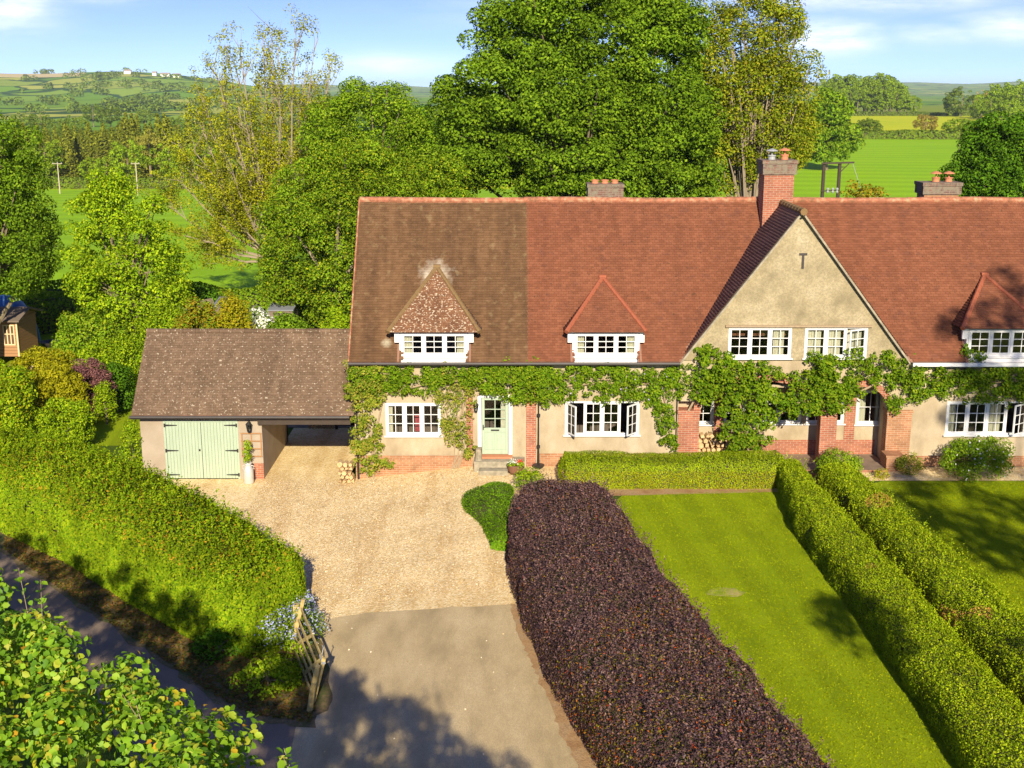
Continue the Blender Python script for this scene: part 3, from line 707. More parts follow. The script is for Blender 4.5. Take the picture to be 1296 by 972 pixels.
# ------------------------------------------------------------------ hedges
def hedge(name, label, secs, n_m2, leaf, mat, seed, group=None, amp=0.08, lf=1.6, cat='hedge', extra=None, expo=4.0, core=0.86, asp=0.62, shoots=0, up=0.25, ends=(True, True), extra_name='shoots'):
    """secs: list of (xL,yL,xR,yR,z0,h)"""
    rng = np.random.RandomState(seed)
    A = np.array(secs, float)
    mid = np.stack([(A[:, 0] + A[:, 2]) / 2, (A[:, 1] + A[:, 3]) / 2], 1)
    base = (float(mid[:, 0].mean()), float(mid[:, 1].mean()), float(A[:, 4].mean()))
    t = thing(name, label, cat, base, group)
    seg = np.concatenate([[0], np.cumsum(np.linalg.norm(np.diff(mid, axis=0), axis=1))])
    Ltot = seg[-1]
    wid = np.linalg.norm(A[:, 2:4] - A[:, 0:2], axis=1).mean(); hh = A[:, 5].mean()
    ph = np.linspace(0, math.pi, 400)
    cu = np.sign(np.cos(ph)) * np.abs(np.cos(ph)) ** (2 / expo); cv = np.sin(ph) ** (2 / expo)
    arc = np.concatenate([[0], np.cumsum(np.hypot(np.diff(cu) * wid / 2, np.diff(cv) * hh))])
    def surf(s, u, v, nrm, k=1.0):
        X = np.stack([np.interp(s, seg, A[:, j]) for j in range(6)], 1)
        c = (X[:, 0:2] + X[:, 2:4]) / 2; hw = (X[:, 2:4] - X[:, 0:2]) / 2
        P = np.zeros((len(s), 3)); P[:, :2] = c + hw * (u * k)[:, None]
        P[:, 2] = X[:, 4] + X[:, 5] * v * (k if k < 1 else 1.0)
        wn = hw / np.maximum(np.linalg.norm(hw, axis=1, keepdims=True), 1e-6)
        N = np.zeros_like(P); N[:, :2] = wn * nrm[0][:, None]; N[:, 2] = nrm[1]
        return P, N
    n = int(arc[-1] * Ltot * n_m2)
    s = rng.rand(n) * Ltot; a = rng.rand(n) * arc[-1]
    u = np.interp(a, arc, cu); v = np.interp(a, arc, cv)
    p_ = expo
    nx = np.sign(u) * np.abs(u) ** (p_ - 1) / (wid / 2); nz_ = np.abs(v) ** (p_ - 1) / hh
    l = np.hypot(nx, nz_) + 1e-9
    P, N = surf(s, u, v, (nx / l, nz_ / l))
    Ps, Ns = [P], [N]
    d = np.zeros(2)
    for e, on in ((0, ends[0]), (1, ends[1])):
        if not on: continue
        n2 = int(wid * hh * n_m2); 
        uu = rng.uniform(-1, 1, n2); vv = rng.rand(n2)
        ok = (np.abs(uu) ** p_ + vv ** p_) < 1; uu = uu[ok]; vv = vv[ok]
        se = np.full(len(uu), 0.0 if e == 0 else Ltot)
        P2, _ = surf(se, uu, vv, (uu * 0, vv * 0))
        dd = (mid[0] - mid[1]) if e == 0 else (mid[-1] - mid[-2]); dd = dd / np.linalg.norm(dd)
        N2 = np.zeros_like(P2); N2[:, 0] = dd[0]; N2[:, 1] = dd[1]
        bulge = 0.14 * wid * np.clip(1 - (np.abs(uu) ** 3 + vv ** 3), 0, 1)
        P2 += N2 * bulge[:, None]
        Ps.append(P2); Ns.append(N2)
    P = np.concatenate(Ps); N = np.concatenate(Ns)
    dsp = lump(P, lf) * amp + lump(P + 7, lf * 3) * amp * .4
    P = P + N * (dsp - rng.rand(len(P)) ** 2 * 0.10 + rng.randn(len(P)) * 0.012)[:, None]
    Nn = N + np.array([0, 0, up]) + rng.randn(len(P), 3) * 0.5
    if extra:
        msk = extra[1](P, rng)
        leaves('foliage', P[~msk], Nn[~msk], leaf, mat, t, rng, asp=asp)
        if msk.any(): leaves('discoloured_foliage', P[msk], Nn[msk], leaf, extra[0], t, rng, asp=asp)
    else:
        leaves('foliage', P, Nn, leaf, mat, t, rng, asp=asp)
    if shoots:
        k = rng.choice(len(P), shoots)
        k = k[N[k, 2] > 0.3]
        Lh = rng.uniform(0.12, 0.42, len(k)); m = 9
        f = np.tile(np.linspace(0.1, 1, m), len(k)); kk = np.repeat(np.arange(len(k)), m)
        lean = rng.randn(len(k), 3) * 0.25; lean[:, 2] = 1
        Q = P[k][kk] + lean[kk] * (Lh[kk] * f)[:, None] + rng.randn(len(kk), 3) * 0.02
        leaves(extra_name, Q, rng.randn(len(Q), 3) + np.array([0, -.5, .4]), leaf * 0.95, mat if not isinstance(shoots, tuple) else mat, t, rng, asp=asp)
    # inner growth
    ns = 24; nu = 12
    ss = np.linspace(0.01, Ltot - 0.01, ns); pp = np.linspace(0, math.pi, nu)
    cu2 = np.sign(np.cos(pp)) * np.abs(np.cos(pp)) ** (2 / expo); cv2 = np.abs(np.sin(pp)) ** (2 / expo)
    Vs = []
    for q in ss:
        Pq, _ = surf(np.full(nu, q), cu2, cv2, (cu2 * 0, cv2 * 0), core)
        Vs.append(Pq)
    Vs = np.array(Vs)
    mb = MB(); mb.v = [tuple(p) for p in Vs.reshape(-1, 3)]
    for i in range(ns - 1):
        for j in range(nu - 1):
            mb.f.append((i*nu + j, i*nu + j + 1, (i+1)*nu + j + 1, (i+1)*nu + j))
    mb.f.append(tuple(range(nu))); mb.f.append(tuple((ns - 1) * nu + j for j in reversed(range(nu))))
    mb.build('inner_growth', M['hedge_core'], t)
    return t

def shrub(name, label, px, py, rx, ry, mat, seed, Y=None, leaf=0.07, dens=260, cat='shrub', group=None, lobes=5, extra=None, tr=0.05, rcl=0.28, full=False):
    """a bush whose outline in the photo is the ellipse px,py,rx,ry; stands on the ground"""
    rng = random.Random(seed)
    if Y is None:
        Y = gp(px, py + ry, 0)[1]
    x, z = at(px, py, Y); s_ = sc(Y, z); bz = tz(x, Y)
    ells = [E3(px, py, rx * .8, ry * .85, Y)]
    for i in range(lobes):
        a = rng.uniform(0, 6.28)
        ells.append(E3(px + math.cos(a) * rx * .45, py - abs(math.sin(a)) * ry * .3 + rng.uniform(-.1, .35) * ry, rx * rng.uniform(.42, .6), ry * rng.uniform(.45, .65), Y, rng.uniform(-.4, .4) * rx / s_))
    for i, e in enumerate(ells):
        if e[2] - e[5] > bz + .05:
            top = e[2] + e[5]; low_ = bz - .05
            ells[i] = (e[0], e[1], (top + low_) / 2, e[3], e[4], (top - low_) / 2)
    area = (2 * rx / s_) * (max(e[2] + e[5] for e in ells) - bz) * 3.4
    nc_ = int(max(10, area / (rcl * rcl * 2.2)))
    per = max(16, int(dens * rcl * rcl * 4.0 * (0.07 / leaf) ** 1.0))
    return tree(name, label, cat, group, (x, Y, bz), ells, nc_, rcl, per, leaf, mat, tr, seed, limbs=6, extra=extra, up=0.4, flat=.8, full=full)

# ------------------------------------------------------------------ roof tiles
def tiles(name, origin, u, v, W, L, mat, parent, mask=None, tw=0.165, gauge=0.1, seed=1, th=0.021):
    """plain tiles laid on the plane origin + a*u + b*v (u along the eave, v up the slope)"""
    rng = np.random.RandomState(seed)
    o = np.array(origin, float); u = np.array(u, float); v = np.array(v, float)
    u /= np.linalg.norm(u); v /= np.linalg.norm(v); n = np.cross(u, v); n *= np.sign(n[2]) if abs(n[2]) > .01 else 1
    nb = int(L / gauge) + 1; na = int(W / tw) + 2
    a, b = np.meshgrid(np.arange(na) * tw, np.arange(nb) * gauge)
    a = a + (np.arange(nb)[:, None] % 2) * tw / 2 - tw / 2
    a = a.ravel(); b = b.ravel()
    a0 = np.clip(a, 0, W); a1 = np.clip(a + tw - 0.004, 0, W)
    ac = (a0 + a1) / 2; bc = b + gauge / 2
    ok = (a1 - a0 > 0.03) & (b < L - 0.02)
    if mask is not None: ok &= mask(o[None] + ac[:, None] * u + bc[:, None] * v, ac, bc)
    a0, a1, b = a0[ok], a1[ok], b[ok]; m = len(b)
    b0 = b + rng.randn(m) * 0.003; b1 = np.minimum(b + gauge * 1.1, L)
    h0 = th + 0.012 + rng.rand(m) * 0.006; h1 = 0.012 + np.zeros(m)
    def pt(aa, bb, hh): return o + aa[:, None] * u + bb[:, None] * v + hh[:, None] * n
    rl = rng.randn(m) * 0.002
    slip = rng.rand(m) < .006; b0 = b0 - slip * rng.uniform(.01, .035, m); h0 = h0 + slip * .012
    V = np.stack([pt(a0, b0, h0 + rl), pt(a1, b0, h0 - rl), pt(a1, b1, h1), pt(a0, b1, h1), pt(a0, b0, h0 - th), pt(a1, b0, h0 - th)], 1).reshape(-1, 3)
    k = np.arange(m)[:, None] * 6
    Fa = np.concatenate([k + np.array([0, 1, 2, 3]), k + np.array([4, 5, 1, 0])], 0)
    return link(name, npmesh(name, V, Fa), mat, parent)

def window(parent, x0, x1, z0, z1, y, n, rows=3, cols=2, opened=None, sill=True, curtains=(), depth=0.09, name='window', cdepth=0.18):
    """white timber window in the plane y, n casements with glazing bars"""
    opened = opened or {}
    b = MB(); fw = 0.055; d0, d1 = y - 0.012, y + depth
    b.box(x0, x1, d0, d1, z0, z0 + fw).box(x0, x1, d0, d1, z1 - fw, z1)
    b.box(x0, x0 + fw, d0, d1, z0 + fw, z1 - fw).box(x1 - fw, x1, d0, d1, z0 + fw, z1 - fw)
    cw = (x1 - x0 - 2 * fw) / n
    for i in range(1, n):
        xm = x0 + fw + i * cw
        b.box(xm - .028, xm + .028, d0 + .004, d1, z0 + fw, z1 - fw)
    wn = b.build(name, M['white'], parent, 0.004)
    if sill:
        MB().box(x0 - .06, x1 + .06, y - .10, y + .02, z0 - .05, z0 - .002).build('sill', M['white'], wn, 0.006)
    for i in range(n):
        a0 = x0 + fw + i * cw + (.028 if i else 0) + .004
        a1 = x0 + fw + (i + 1) * cw - (.028 if i < n - 1 else 0) - .004
        w_ = a1 - a0; c0, c1 = z0 + fw + .004, z1 - fw - .004; h_ = c1 - c0; s_ = 0.045
        c = MB()
        c.box(0, w_, 0, .045, 0, s_).box(0, w_, 0, .045, h_ - s_, h_).box(0, s_, 0, .045, s_, h_ - s_).box(w_ - s_, w_, 0, .045, s_, h_ - s_)
        for k in range(1, cols):
            xx = s_ + (w_ - 2 * s_) * k / cols; c.box(xx - .011, xx + .011, .006, .036, s_, h_ - s_)
        for k in range(1, rows):
            zz = s_ + (h_ - 2 * s_) * k / rows; c.box(s_, w_ - s_, .008, .034, zz - .011, zz + .011)
        g = MB().box(s_ - .004, w_ - s_ + .004, .019, .023, s_ - .004, h_ - s_ + .004)
        ang, hinge = opened.get(i, (0, 'l'))
        T = Matrix.Translation((a0, y + 0.004, c0))
        if ang:
            hx = 0 if hinge == 'l' else w_
            rot = Matrix.Rotation(-R(ang) if hinge == 'l' else R(ang), 4, 'Z')
            T = T @ Matrix.Translation((hx, 0, 0)) @ rot @ Matrix.Translation((-hx, 0, 0))
        for mb in (c, g): mb.v = [tuple(T @ Vector(p)) for p in mb.v]
        c.build('casement', M['white'], wn)
        g.build('pane', M['glass'], wn)
    for (c0, c1, key) in curtains:         # fractions of the width
        xa, xb = x0 + fw + (x1 - x0 - 2 * fw) * c0, x0 + fw + (x1 - x0 - 2 * fw) * c1
        m_ = MB(); k = max(6, int((xb - xa) / .03)); n0 = 0
        for q in range(k):
            xa1, xb1 = xa + (xb - xa) * q / k, xa + (xb - xa) * (q + 1) / k
            ya, yb = y + cdepth + .02 * math.sin(q * 1.7), y + cdepth + .02 * math.sin((q + 1) * 1.7)
            m_.poly([(xa1, ya, z0 + .01), (xb1, yb, z0 + .01), (xb1, yb, z1), (xa1, ya, z1)])
        m_.build('curtain', M[key], wn)
    return wn

def wallgrid(b, x0, x1, z0, z1, y0, y1, holes):
    xs = sorted({x0, x1, *[h[0] for h in holes], *[h[1] for h in holes]}); zs = sorted({z0, z1, *[h[2] for h in holes], *[h[3] for h in holes]})
    xs = [x for x in xs if x0 <= x <= x1]; zs = [z for z in zs if z0 <= z <= z1]
    for i in range(len(xs) - 1):
        for j in range(len(zs) - 1):
            cx_, cz_ = (xs[i] + xs[i+1]) / 2, (zs[j] + zs[j+1]) / 2
            if any(h[0] < cx_ < h[1] and h[2] < cz_ < h[3] for h in holes): continue
            b.box(xs[i], xs[i+1], y0, y1, zs[j], zs[j+1])

def X_(px, Y=40.0, py=530): return at(px, py, Y)[0]
def Z_(py, Y=40.0): return at(648, py, Y)[1]

# ------------------------------------------------------------------ the house
house = thing('country_house', 'long rendered country house with steep brown and red tiled roof and front gable', 'house', (0, 40, 0))
YE, ZE, YR, ZR = 39.7, 3.92, 43.9, 8.88
SL = (ZR - ZE) / (YR - YE)
XL, XJ, XR = -5.42, 0.53, 27.0
GX, GH = 9.40, 3.92                         # gable centre and half width
GL, GR_ = 5.60, 13.25
GA = 8.86
x_pl, x_pl2 = X_(858), X_(885)             # left pier
x_pr, x_pr2 = X_(1122), X_(1153)
x_pc, x_pc2 = X_(1038), X_(1059)
W1 = (X_(488), X_(558), Z_(551), Z_(510))
W2 = (X_(715), X_(809), Z_(550), Z_(508))
W3 = (X_(1197), X_(1300), Z_(550), Z_(508))
W4 = (X_(1360), X_(1440), Z_(550), Z_(508))
DR = (X_(604.5), X_(648.5), Z_(575), Z_(499.5))
b = MB()
wallgrid(b, XL + .1, x_pl, -0.6, ZE, 40.0, 40.3, [W1, W2, DR])
wallgrid(b, x_pr2, XR, -0.6, ZE, 40.0, 40.3, [W3, W4])
b.prismx([(40.3, -.6), (48.2, -.6), (48.2, ZE), (YR, ZR - .15), (40.3, 4.5)], XL + .1, XL + .4)
b.prismx([(40.3, -.6), (48.2, -.6), (48.2, ZE), (YR, ZR - .15), (40.3, 4.5)], XR - .3, XR)
b.box(XL + .4, XR - .3, 47.9, 48.2, -.6, ZE)
b.build('wall', M['render'], house)
# interior floors and back rooms
MB().box(XL + .42, XR - .32, 40.32, 47.88, .1, .25).build('floor', M['floorin'], house)
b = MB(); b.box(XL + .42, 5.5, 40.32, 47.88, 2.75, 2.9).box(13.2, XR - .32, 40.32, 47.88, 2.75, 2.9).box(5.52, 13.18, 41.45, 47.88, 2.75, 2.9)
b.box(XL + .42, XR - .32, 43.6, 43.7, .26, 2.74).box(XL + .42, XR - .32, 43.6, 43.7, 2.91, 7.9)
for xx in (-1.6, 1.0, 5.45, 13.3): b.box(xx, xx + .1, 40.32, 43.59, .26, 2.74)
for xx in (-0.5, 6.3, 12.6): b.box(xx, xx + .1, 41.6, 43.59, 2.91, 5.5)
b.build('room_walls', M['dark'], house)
# furniture glimpsed through the panes is part of the house
MB().box(W1[0] + .95, W1[0] + 1.15, 40.5, 40.6, W1[2], W1[2] + .6).build('red_curtain', M['red_cloth'], house)

def gable_z(X): return GA - (GA - ZE) / np.where(X < GX, GX - GL, GR_ - GX) * np.abs(X - GX)
dorm = [(X_(551), X_(510), X_(592), 341, 1.52, 'dormer_tile', 'mossy_hip'), (X_(764.5), X_(725.5), X_(804.5), 354, 1.32, 'red_tile', 'red_hip'), (X_(1256), X_(1216), X_(1297), 351, 1.38, 'red_tile', 'red_hip'), (X_(1440), X_(1400), X_(1480), 352, 1.38, 'red_tile', 'red_hip')]
dorm = [list(d) for d in dorm]
def roofmask(P, a, bb):
    ok = ~((P[:, 0] > GL) & (P[:, 0] < GR_) & (P[:, 1] < 40.35) & (gable_z(P[:, 0]) > P[:, 2] - .06))
    for d in dorm:
        ok &= ~((P[:, 0] > d[1] + .0) & (P[:, 0] < d[2] - .0) & (P[:, 1] < 40.55))
    return ok
Ls = math.hypot(YR - YE, ZR - ZE)
vdir = (0, YR - YE, ZR - ZE)
r1 = tiles('roof', (XL, YE, ZE), (1, 0, 0), vdir, XJ - XL, Ls, M['brown_tile'], house, roofmask, seed=1)
r1['label'] = 'brown weathered tiled roof slope with pale lichen'
r2 = tiles('roof', (XJ, YE, ZE + .012), (1, 0, 0), vdir, XR - XJ, Ls, M['red_tile'], house, roofmask, seed=2)
r2['label'] = 'red tiled roof slope flecked with moss'
# boarding under the tiles, rear slopes, verge
b = MB()
xs = sorted([XL, XR, GL, GR_, GL + .6, GR_ - .6] + [v for d in dorm for v in (d[1], d[2])])
for i in range(len(xs) - 1):
    a_, c_ = xs[i], xs[i+1]; mid = (a_ + c_) / 2
    y0 = YE
    if GL < mid < GR_:
        if mid < GL + .6:
            b.poly([(GL, YE, ZE - .01), (GL + .6, 40.35, ZE + .65 * SL - .01), (GL + .6, YR, ZR - .01), (GL, YR, ZR - .01)]); continue
        if mid > GR_ - .6:
            b.poly([(GR_ - .6, 40.35, ZE + .65 * SL - .01), (GR_, YE, ZE - .01), (GR_, YR, ZR - .01), (GR_ - .6, YR, ZR - .01)]); continue
        y0 = 40.35
    for d in dorm:
        if d[1] < mid < d[2]: y0 = 40.55
    z0 = ZE + (y0 - YE) * SL
    b.poly([(a_, y0, z0 - .01), (c_, y0, z0 - .01), (c_, YR, ZR - .01), (a_, YR, ZR - .01)])
b.poly([(XL, YR, ZR), (XR, YR, ZR), (XR, 48.5, ZE - .35), (XL, 48.5, ZE - .35)])
b.build('roof_boarding', M['gable_tile'], house)
b = MB()
b.tube([(XL - .01, YE, ZE + .01), (XL - .01, YR, ZR + .02)], .035, 6)
b.build('verge', M['ridge_tile'], house)
r_ = random.Random(3)
for xa_, xb_r in ((XL, GX - .25), (GX + .15, XR)):
    b = MB(); x = xa_
    while x < xb_r - .05:
        z = ZR + .018 * math.sin(x * .9) + r_.uniform(-.006, .006)
        b.tube([(x, YR, z), (min(x + .46, xb_r), YR, z + r_.uniform(-.005, .005))], [.115, .11], 8)
        x += .45
    b.build('ridge', M['ridge_tile'], house)
# gable
b = MB()
hz0, hz1 = Z_(453, 39.95), Z_(414, 39.95)
G1 = (X_(922, 39.95, 430), X_(1002, 39.95, 430)); G2 = (X_(1018.5, 39.95, 430), X_(1098, 39.95, 430))
def gx(z, side):
    k = (GA - z) / (GA - ZE)
    return GX - (GX - GL - .06) * k if side < 0 else GX + (GR_ - GX - .06) * k
zb = 2.95
y0, y1 = 39.95, 40.25
b.prism([(gx(ZE, -1), ZE), (G1[0], ZE), (G1[0], hz1), (gx(hz1, -1), hz1)], y0, y1)
b.box(G1[0], G2[1], y0, y1, ZE, hz0)
b.box(G1[1], G2[0], y0, y1, hz0, hz1)
b.prism([(G2[1], ZE), (gx(ZE, 1), ZE), (gx(hz1, 1), hz1), (G2[1], hz1)], y0, y1)
b.prism([(gx(hz1, -1), hz1), (gx(hz1, 1), hz1), (GX, GA - .06)], y0, y1)
b.build('gable_wall', M['gable_render'], house)
# arched front of the porch under the gable
b = MB()
def arch(b, xa, xb, zs, rise, ztop, y0, y1, n=16):
    for i in range(n):
        t0, t1 = i / n, (i + 1) / n
        f_ = lambda t: zs + rise * math.sqrt(max(0, 1 - (2 * t - 1) ** 2))
        X0, X1 = xa + (xb - xa) * t0, xa + (xb - xa) * t1
        b.prism([(X0, f_(t0)), (X1, f_(t1)), (X1, ztop), (X0, ztop)], y0, y1)
zs = 2.15
arch(b, x_pl2, x_pc, zs, 1.05, ZE - .001, 40.0, 40.3); arch(b, x_pc2, x_pr, zs, .85, ZE - .001, 40.0, 40.3)
b.box(x_pl, x_pl2, 40.0, 40.3, zs + .35, ZE - .001).box(x_pc, x_pc2, 40.0, 40.3, zs, ZE - .001).box(x_pr, x_pr2, 40.0, 40.3, zs, ZE - .001)
b.build('porch_arch', M['render'], house)
def ring(b, xa, xb, zs, rise, y0, y1, th=.22, n=18):
    for i in range(n):
        pts = []
        for t, e in ((i / n, 0), ((i + 1) / n, 0), ((i + 1) / n, th), (i / n, th)):
            an = math.pi * (1 - t); cx_ = (xa + xb) / 2; rx = (xb - xa) / 2
            pts.append((cx_ + (rx + e) * math.cos(an), zs + (rise + e) * math.sin(an)))
        b.prism(pts, y0, y1)
b = MB(); ring(b, x_pl2, x_pc, zs, 1.05, 39.975, 40.2); ring(b, x_pc2, x_pr, zs, .85, 39.975, 40.2)
b.build('arch_ring', M['brick'], house)
for (a_, c_, k, m_) in ((x_pl, x_pl2, .0, 'brick'), (x_pc, x_pc2, .0, 'brick'), (x_pr, x_pr2, .0, 'orange_brick')):
    b = MB(); b.box(a_, c_, 39.93, 40.38, -.2, zs + .02).box(a_ - .03, c_ + .03, 39.9, 40.41, zs - .06, zs + .05)
    b.build('porch_pier', M[m_], house)
# low buttress by the right pier
MB().box(x_pr - .1, x_pr + .45, 39.35, 39.92, -.1, .72).box(x_pr - .13, x_pr + .48, 39.32, 39.93, .721, .79).build('low_brick_pier', M['orange_brick'], house)
# recessed porch wall
YP = 41.15
def xp(px): return X_(px, YP)
def zp(py): return Z_(py, YP)
PW = [(xp(877), xp(903), zp(537), zp(500)), (xp(916), xp(943), zp(537), zp(500)), (xp(956), xp(1014), zp(536), zp(498)), (xp(1020), xp(1068), zp(536), zp(498)), (xp(1083), xp(1119), zp(537), zp(494))]
b = MB(); wallgrid(b, x_pl, x_pr2, -.2, 2.9, YP, YP + .25, [(p[0], p[1], p[2], p[3]) for p in PW]); b.build('porch_wall', M['render'], house)
b = MB()
b.box(xp(903) + .02, xp(916) - .02, YP - .02, YP - .002, .3, 2.8).box(xp(1068) + .03, xp(1083) - .03, YP - .02, YP - .002, .3, 2.8)
b.box(x_pl2, x_pr, YP - .03, YP - .022, .28, .82)
b.build('porch_brickwork', M['brick'], house)
MB().box(x_pl + .02, x_pr2 - .02, 40.31, YP - .001, 2.9, 3.0).build('porch_ceiling', M['render'], house)
MB().box(x_pl + .02, x_pl2 - .1, 40.39, YP - .001, -.2, 2.9).build('porch_side_wall', M['render'], house)
MB().box(x_pr + .1, x_pr2 - .02, 40.39, YP - .001, -.2, 2.9).build('porch_side_wall', M['render'], house)
MB().box(x_pl2, x_pr, 39.3, YP - .031, -.1, .3).build('porch_floor', M['paving'], house)
for i, p in enumerate(PW):
    window(house, *p, YP + .03, 1 if i in (0, 1, 4) else 2, rows=3 if i != 4 else 2, cols=2, curtains=((0, .35, 'curtain'), (.75, 1, 'curtain')) if i == 4 else ())
# gable slopes
Lg = math.hypot(GX - GL, GA - ZE)
tiles('gable_roof', (GL - .04, YR + .2, ZE - .03), (0, -1, 0), (GX - GL, 0, GA - ZE), YR + .2 - 39.84, Lg, M['gable_tile'], house, seed=4, th=.03)
tiles('gable_roof', (GR_ + .04, 39.84, ZE - .03), (0, 1, 0), (GX - GR_, 0, GA - ZE), YR + .2 - 39.84, Lg, M['gable_tile'], house, seed=5)
b = MB()
b.poly([(GL - .04, 39.84, ZE - .04), (GL - .04, YR + .2, ZE - .04), (GX, YR + .2, GA - .012), (GX, 39.84, GA - .012)])
b.poly([(GX, 39.84, GA - .012), (GX, YR + .2, GA - .012), (GR_ + .04, YR + .2, ZE - .04), (GR_ + .04, 39.84, ZE - .04)])
b.build('roof_underside', M['gable_tile'], house)
b = MB(); y = 39.6
while y < YR:
    b.tube([(GX, y, GA + .03), (GX, min(y + .4, YR), GA + .03)], [.12, .11], 8); y += .41
b.build('ridge', M['mossy_hip'], house)
b = MB()
for (xa, za, xb, zb_) in ((GX, GA - .01, GL, ZE - .06), (GX, GA - .01, GR_, ZE - .06)):
    b.obox((xa, 39.83, za), (xb, 39.83, zb_), .06, .16)
b.build('verge', M['stone'], house)
# lintel drip over gable windows, small cross-shaped slit
MB().box(G1[0] - .12, G2[1] + .12, 39.86, 39.948, hz1 + .005, hz1 + .075).build('lintel', M['vine_bark'], house)
xs_, zs1 = at(1016.5, 323, 39.95); _, zs2 = at(1016.5, 340, 39.95)
MB().box(xs_ - .04, xs_ + .04, 39.93, 39.948, zs2, zs1).box(xs_ - .13, xs_ + .13, 39.92, 39.948, zs1, zs1 + .07).build('vent_slit', M['gutter'], house)
window(house, G1[0], G1[1], hz0, hz1, 39.97, 3, curtains=((.74, .92, 'curtain'),))
window(house, G2[0], G2[1], hz0, hz1, 39.97, 3, curtains=((.02, .27, 'curtain'), (.36, .6, 'curtain'), (.7, .95, 'curtain')), opened={2: (22, 'r')})
window(house, *W1, 40.0, 3, curtains=((0, .1, 'curtain'),))
window(house, *W2, 40.0, 4, opened={0: (62, 'l'), 3: (50, 'r')}, curtains=((.02, .07, 'curtain'), (.93, .98, 'curtain')))
window(house, *W3, 40.0, 4, opened={3: (35, 'r')}, curtains=((.0, .12, 'curtain'), (.5, .7, 'curtain')))
window(house, *W4, 40.0, 3)
# dormers
for k, (xc, xa, xb, py, hw, tm, hm) in enumerate(dorm):
    Yd = 39.93
    zt = Z_(421.5 if k != 2 else 417, 39.93); z0 = ZE + .06
    wn = window(house, xa, xb, z0 + .10, zt, Yd, 3, curtains=((0, .14, 'curtain'), (.86, 1, 'curtain')) if k < 2 else ())
    # apex on the main slope
    a_, b_, d_ = ray(600, py); kk = -d_ / b_
    a = (CH - ZE - kk * YE) / (kk + SL); ya, za = YE + a, ZE + SL * a + .06
    dm = MB()
    for s_ in (xa - .06, xb + .001):       # cheeks
        dm.prismx([(Yd + .02, z0 + .02), (Yd + .02, zt + .05), (40.9, zt + .05), (40.9, zt + .04), (39.95, z0)], s_, s_ + .059)
    dm.box(xa - .06, xb + .06, Yd - .02, Yd + .06, z0 - .12, z0 + .095)
    dm.build('dormer_cheek', M['white'], house)
    for s_ in (xa - .13, xb + .062):
        MB().prismx([(39.68, ZE - .02), (39.68, ZE + .045), (40.7, ZE + .045 + 1.02 * SL), (40.7, ZE - .02 + 1.02 * SL)], s_, s_ + .068).build('flashing', M['gable_tile'], house)
    # white brackets under the eave
    br = MB()
    for s_ in (xa - .22, xb + .061):
        br.box(s_, s_ + .16, Yd - .01, Yd + .09, zt - .32, zt + .04)
    br.box(xa - .25, xb + .25, Yd - .04, Yd + .1, zt + .041, zt + .09)
    br.build('dormer_bracket', M['white'], house)
    ze = zt + .06; Yf = 39.72; feetL, feetR = xc - hw, xc + hw
    yb = YE + (ze - ZE) / SL
    A = Vector((xc, ya, za)); Lf = Vector((feetL, Yf, ze)); Rf = Vector((feetR, Yf, ze)); Lb = Vector((feetL - .05, yb + .05, ze)); Rb = Vector((feetR + .05, yb + .05, ze))
    un = MB()
    un.poly([Lf, Rf, A]).poly([Lb, Lf, A]).poly([Rf, Rb, A]).poly([Lf, Lb, Rb, Rf])
    un.build('dormer_underside', M['gable_tile'], house)
    H_ = (A - (Lf + Rf) / 2); L_ = H_.length; W_ = 2 * hw
    tiles('dormer_roof', Lf, (1, 0, 0), H_, W_, L_, M[tm], house, lambda P, aa, bb, W_=W_, L_=L_: (aa > bb / L_ * W_ / 2 - .02) & (aa < W_ - bb / L_ * W_ / 2 + .02), seed=20 + k)
    for (P0, P1) in ((Lb, Lf), (Rf, Rb)):  # side slopes: rows of tiles parallel to the eave
        uu = (P1 - P0).normalized(); mid = (P0 + P1) / 2
        hvec = (A - P0) - (A - P0).dot(uu) * uu; t0 = (A - P0).dot(uu); Wd = (P1 - P0).length; Ld = hvec.length
        lo = min(0, t0); 
        org = P0 + uu * lo; WW = max(Wd, t0) - lo
        def mk(P, aa, bb, lo=lo, t0=t0, Wd=Wd, Ld=Ld):
            f_ = bb / Ld; xl = 0 + (t0 - 0) * f_; xr = Wd + (t0 - Wd) * f_; q = aa + lo
            return (q > np.minimum(xl, xr)) & (q < np.maximum(xl, xr))
        tiles('dormer_roof', org, uu, hvec, WW, Ld, M[tm], house, mk, seed=30 + k)
    hp = MB()
    for P0 in (Lf, Rf):
        n_ = 9
        for q in range(n_):
            p = P0.lerp(A, q / n_); p2 = P0.lerp(A, (q + .96) / n_)
            hp.tube([p + Vector((0, 0, .015)), p2 + Vector((0, 0, .03))], [.085, .07], 7)
    hp.tube([A + Vector((-.12, 0, .03)), A + Vector((.12, 0, .03))], .09, 7)
    hp.build('hip_tiles', M[hm], house)
# gutters
b = MB(); b.tube([(XL - .02, YE - .06, ZE - .05), (GL - .02, YE - .06, ZE - .05)], .055, 8)
b.build('gutter', M['gutter'], house)
b = MB(); b.box(GR_ + .05, XR, YE - .1, YE - .005, ZE - .13, ZE - .02).box(GR_ + .1, XR, YE, 39.998, ZE - .17, ZE - .12)
b.build('gutter', M['white'], house)
b = MB(); b.box(XL, GL, YE, 39.998, ZE - .1, ZE - .05); b.build('soffit', M['white'], house)
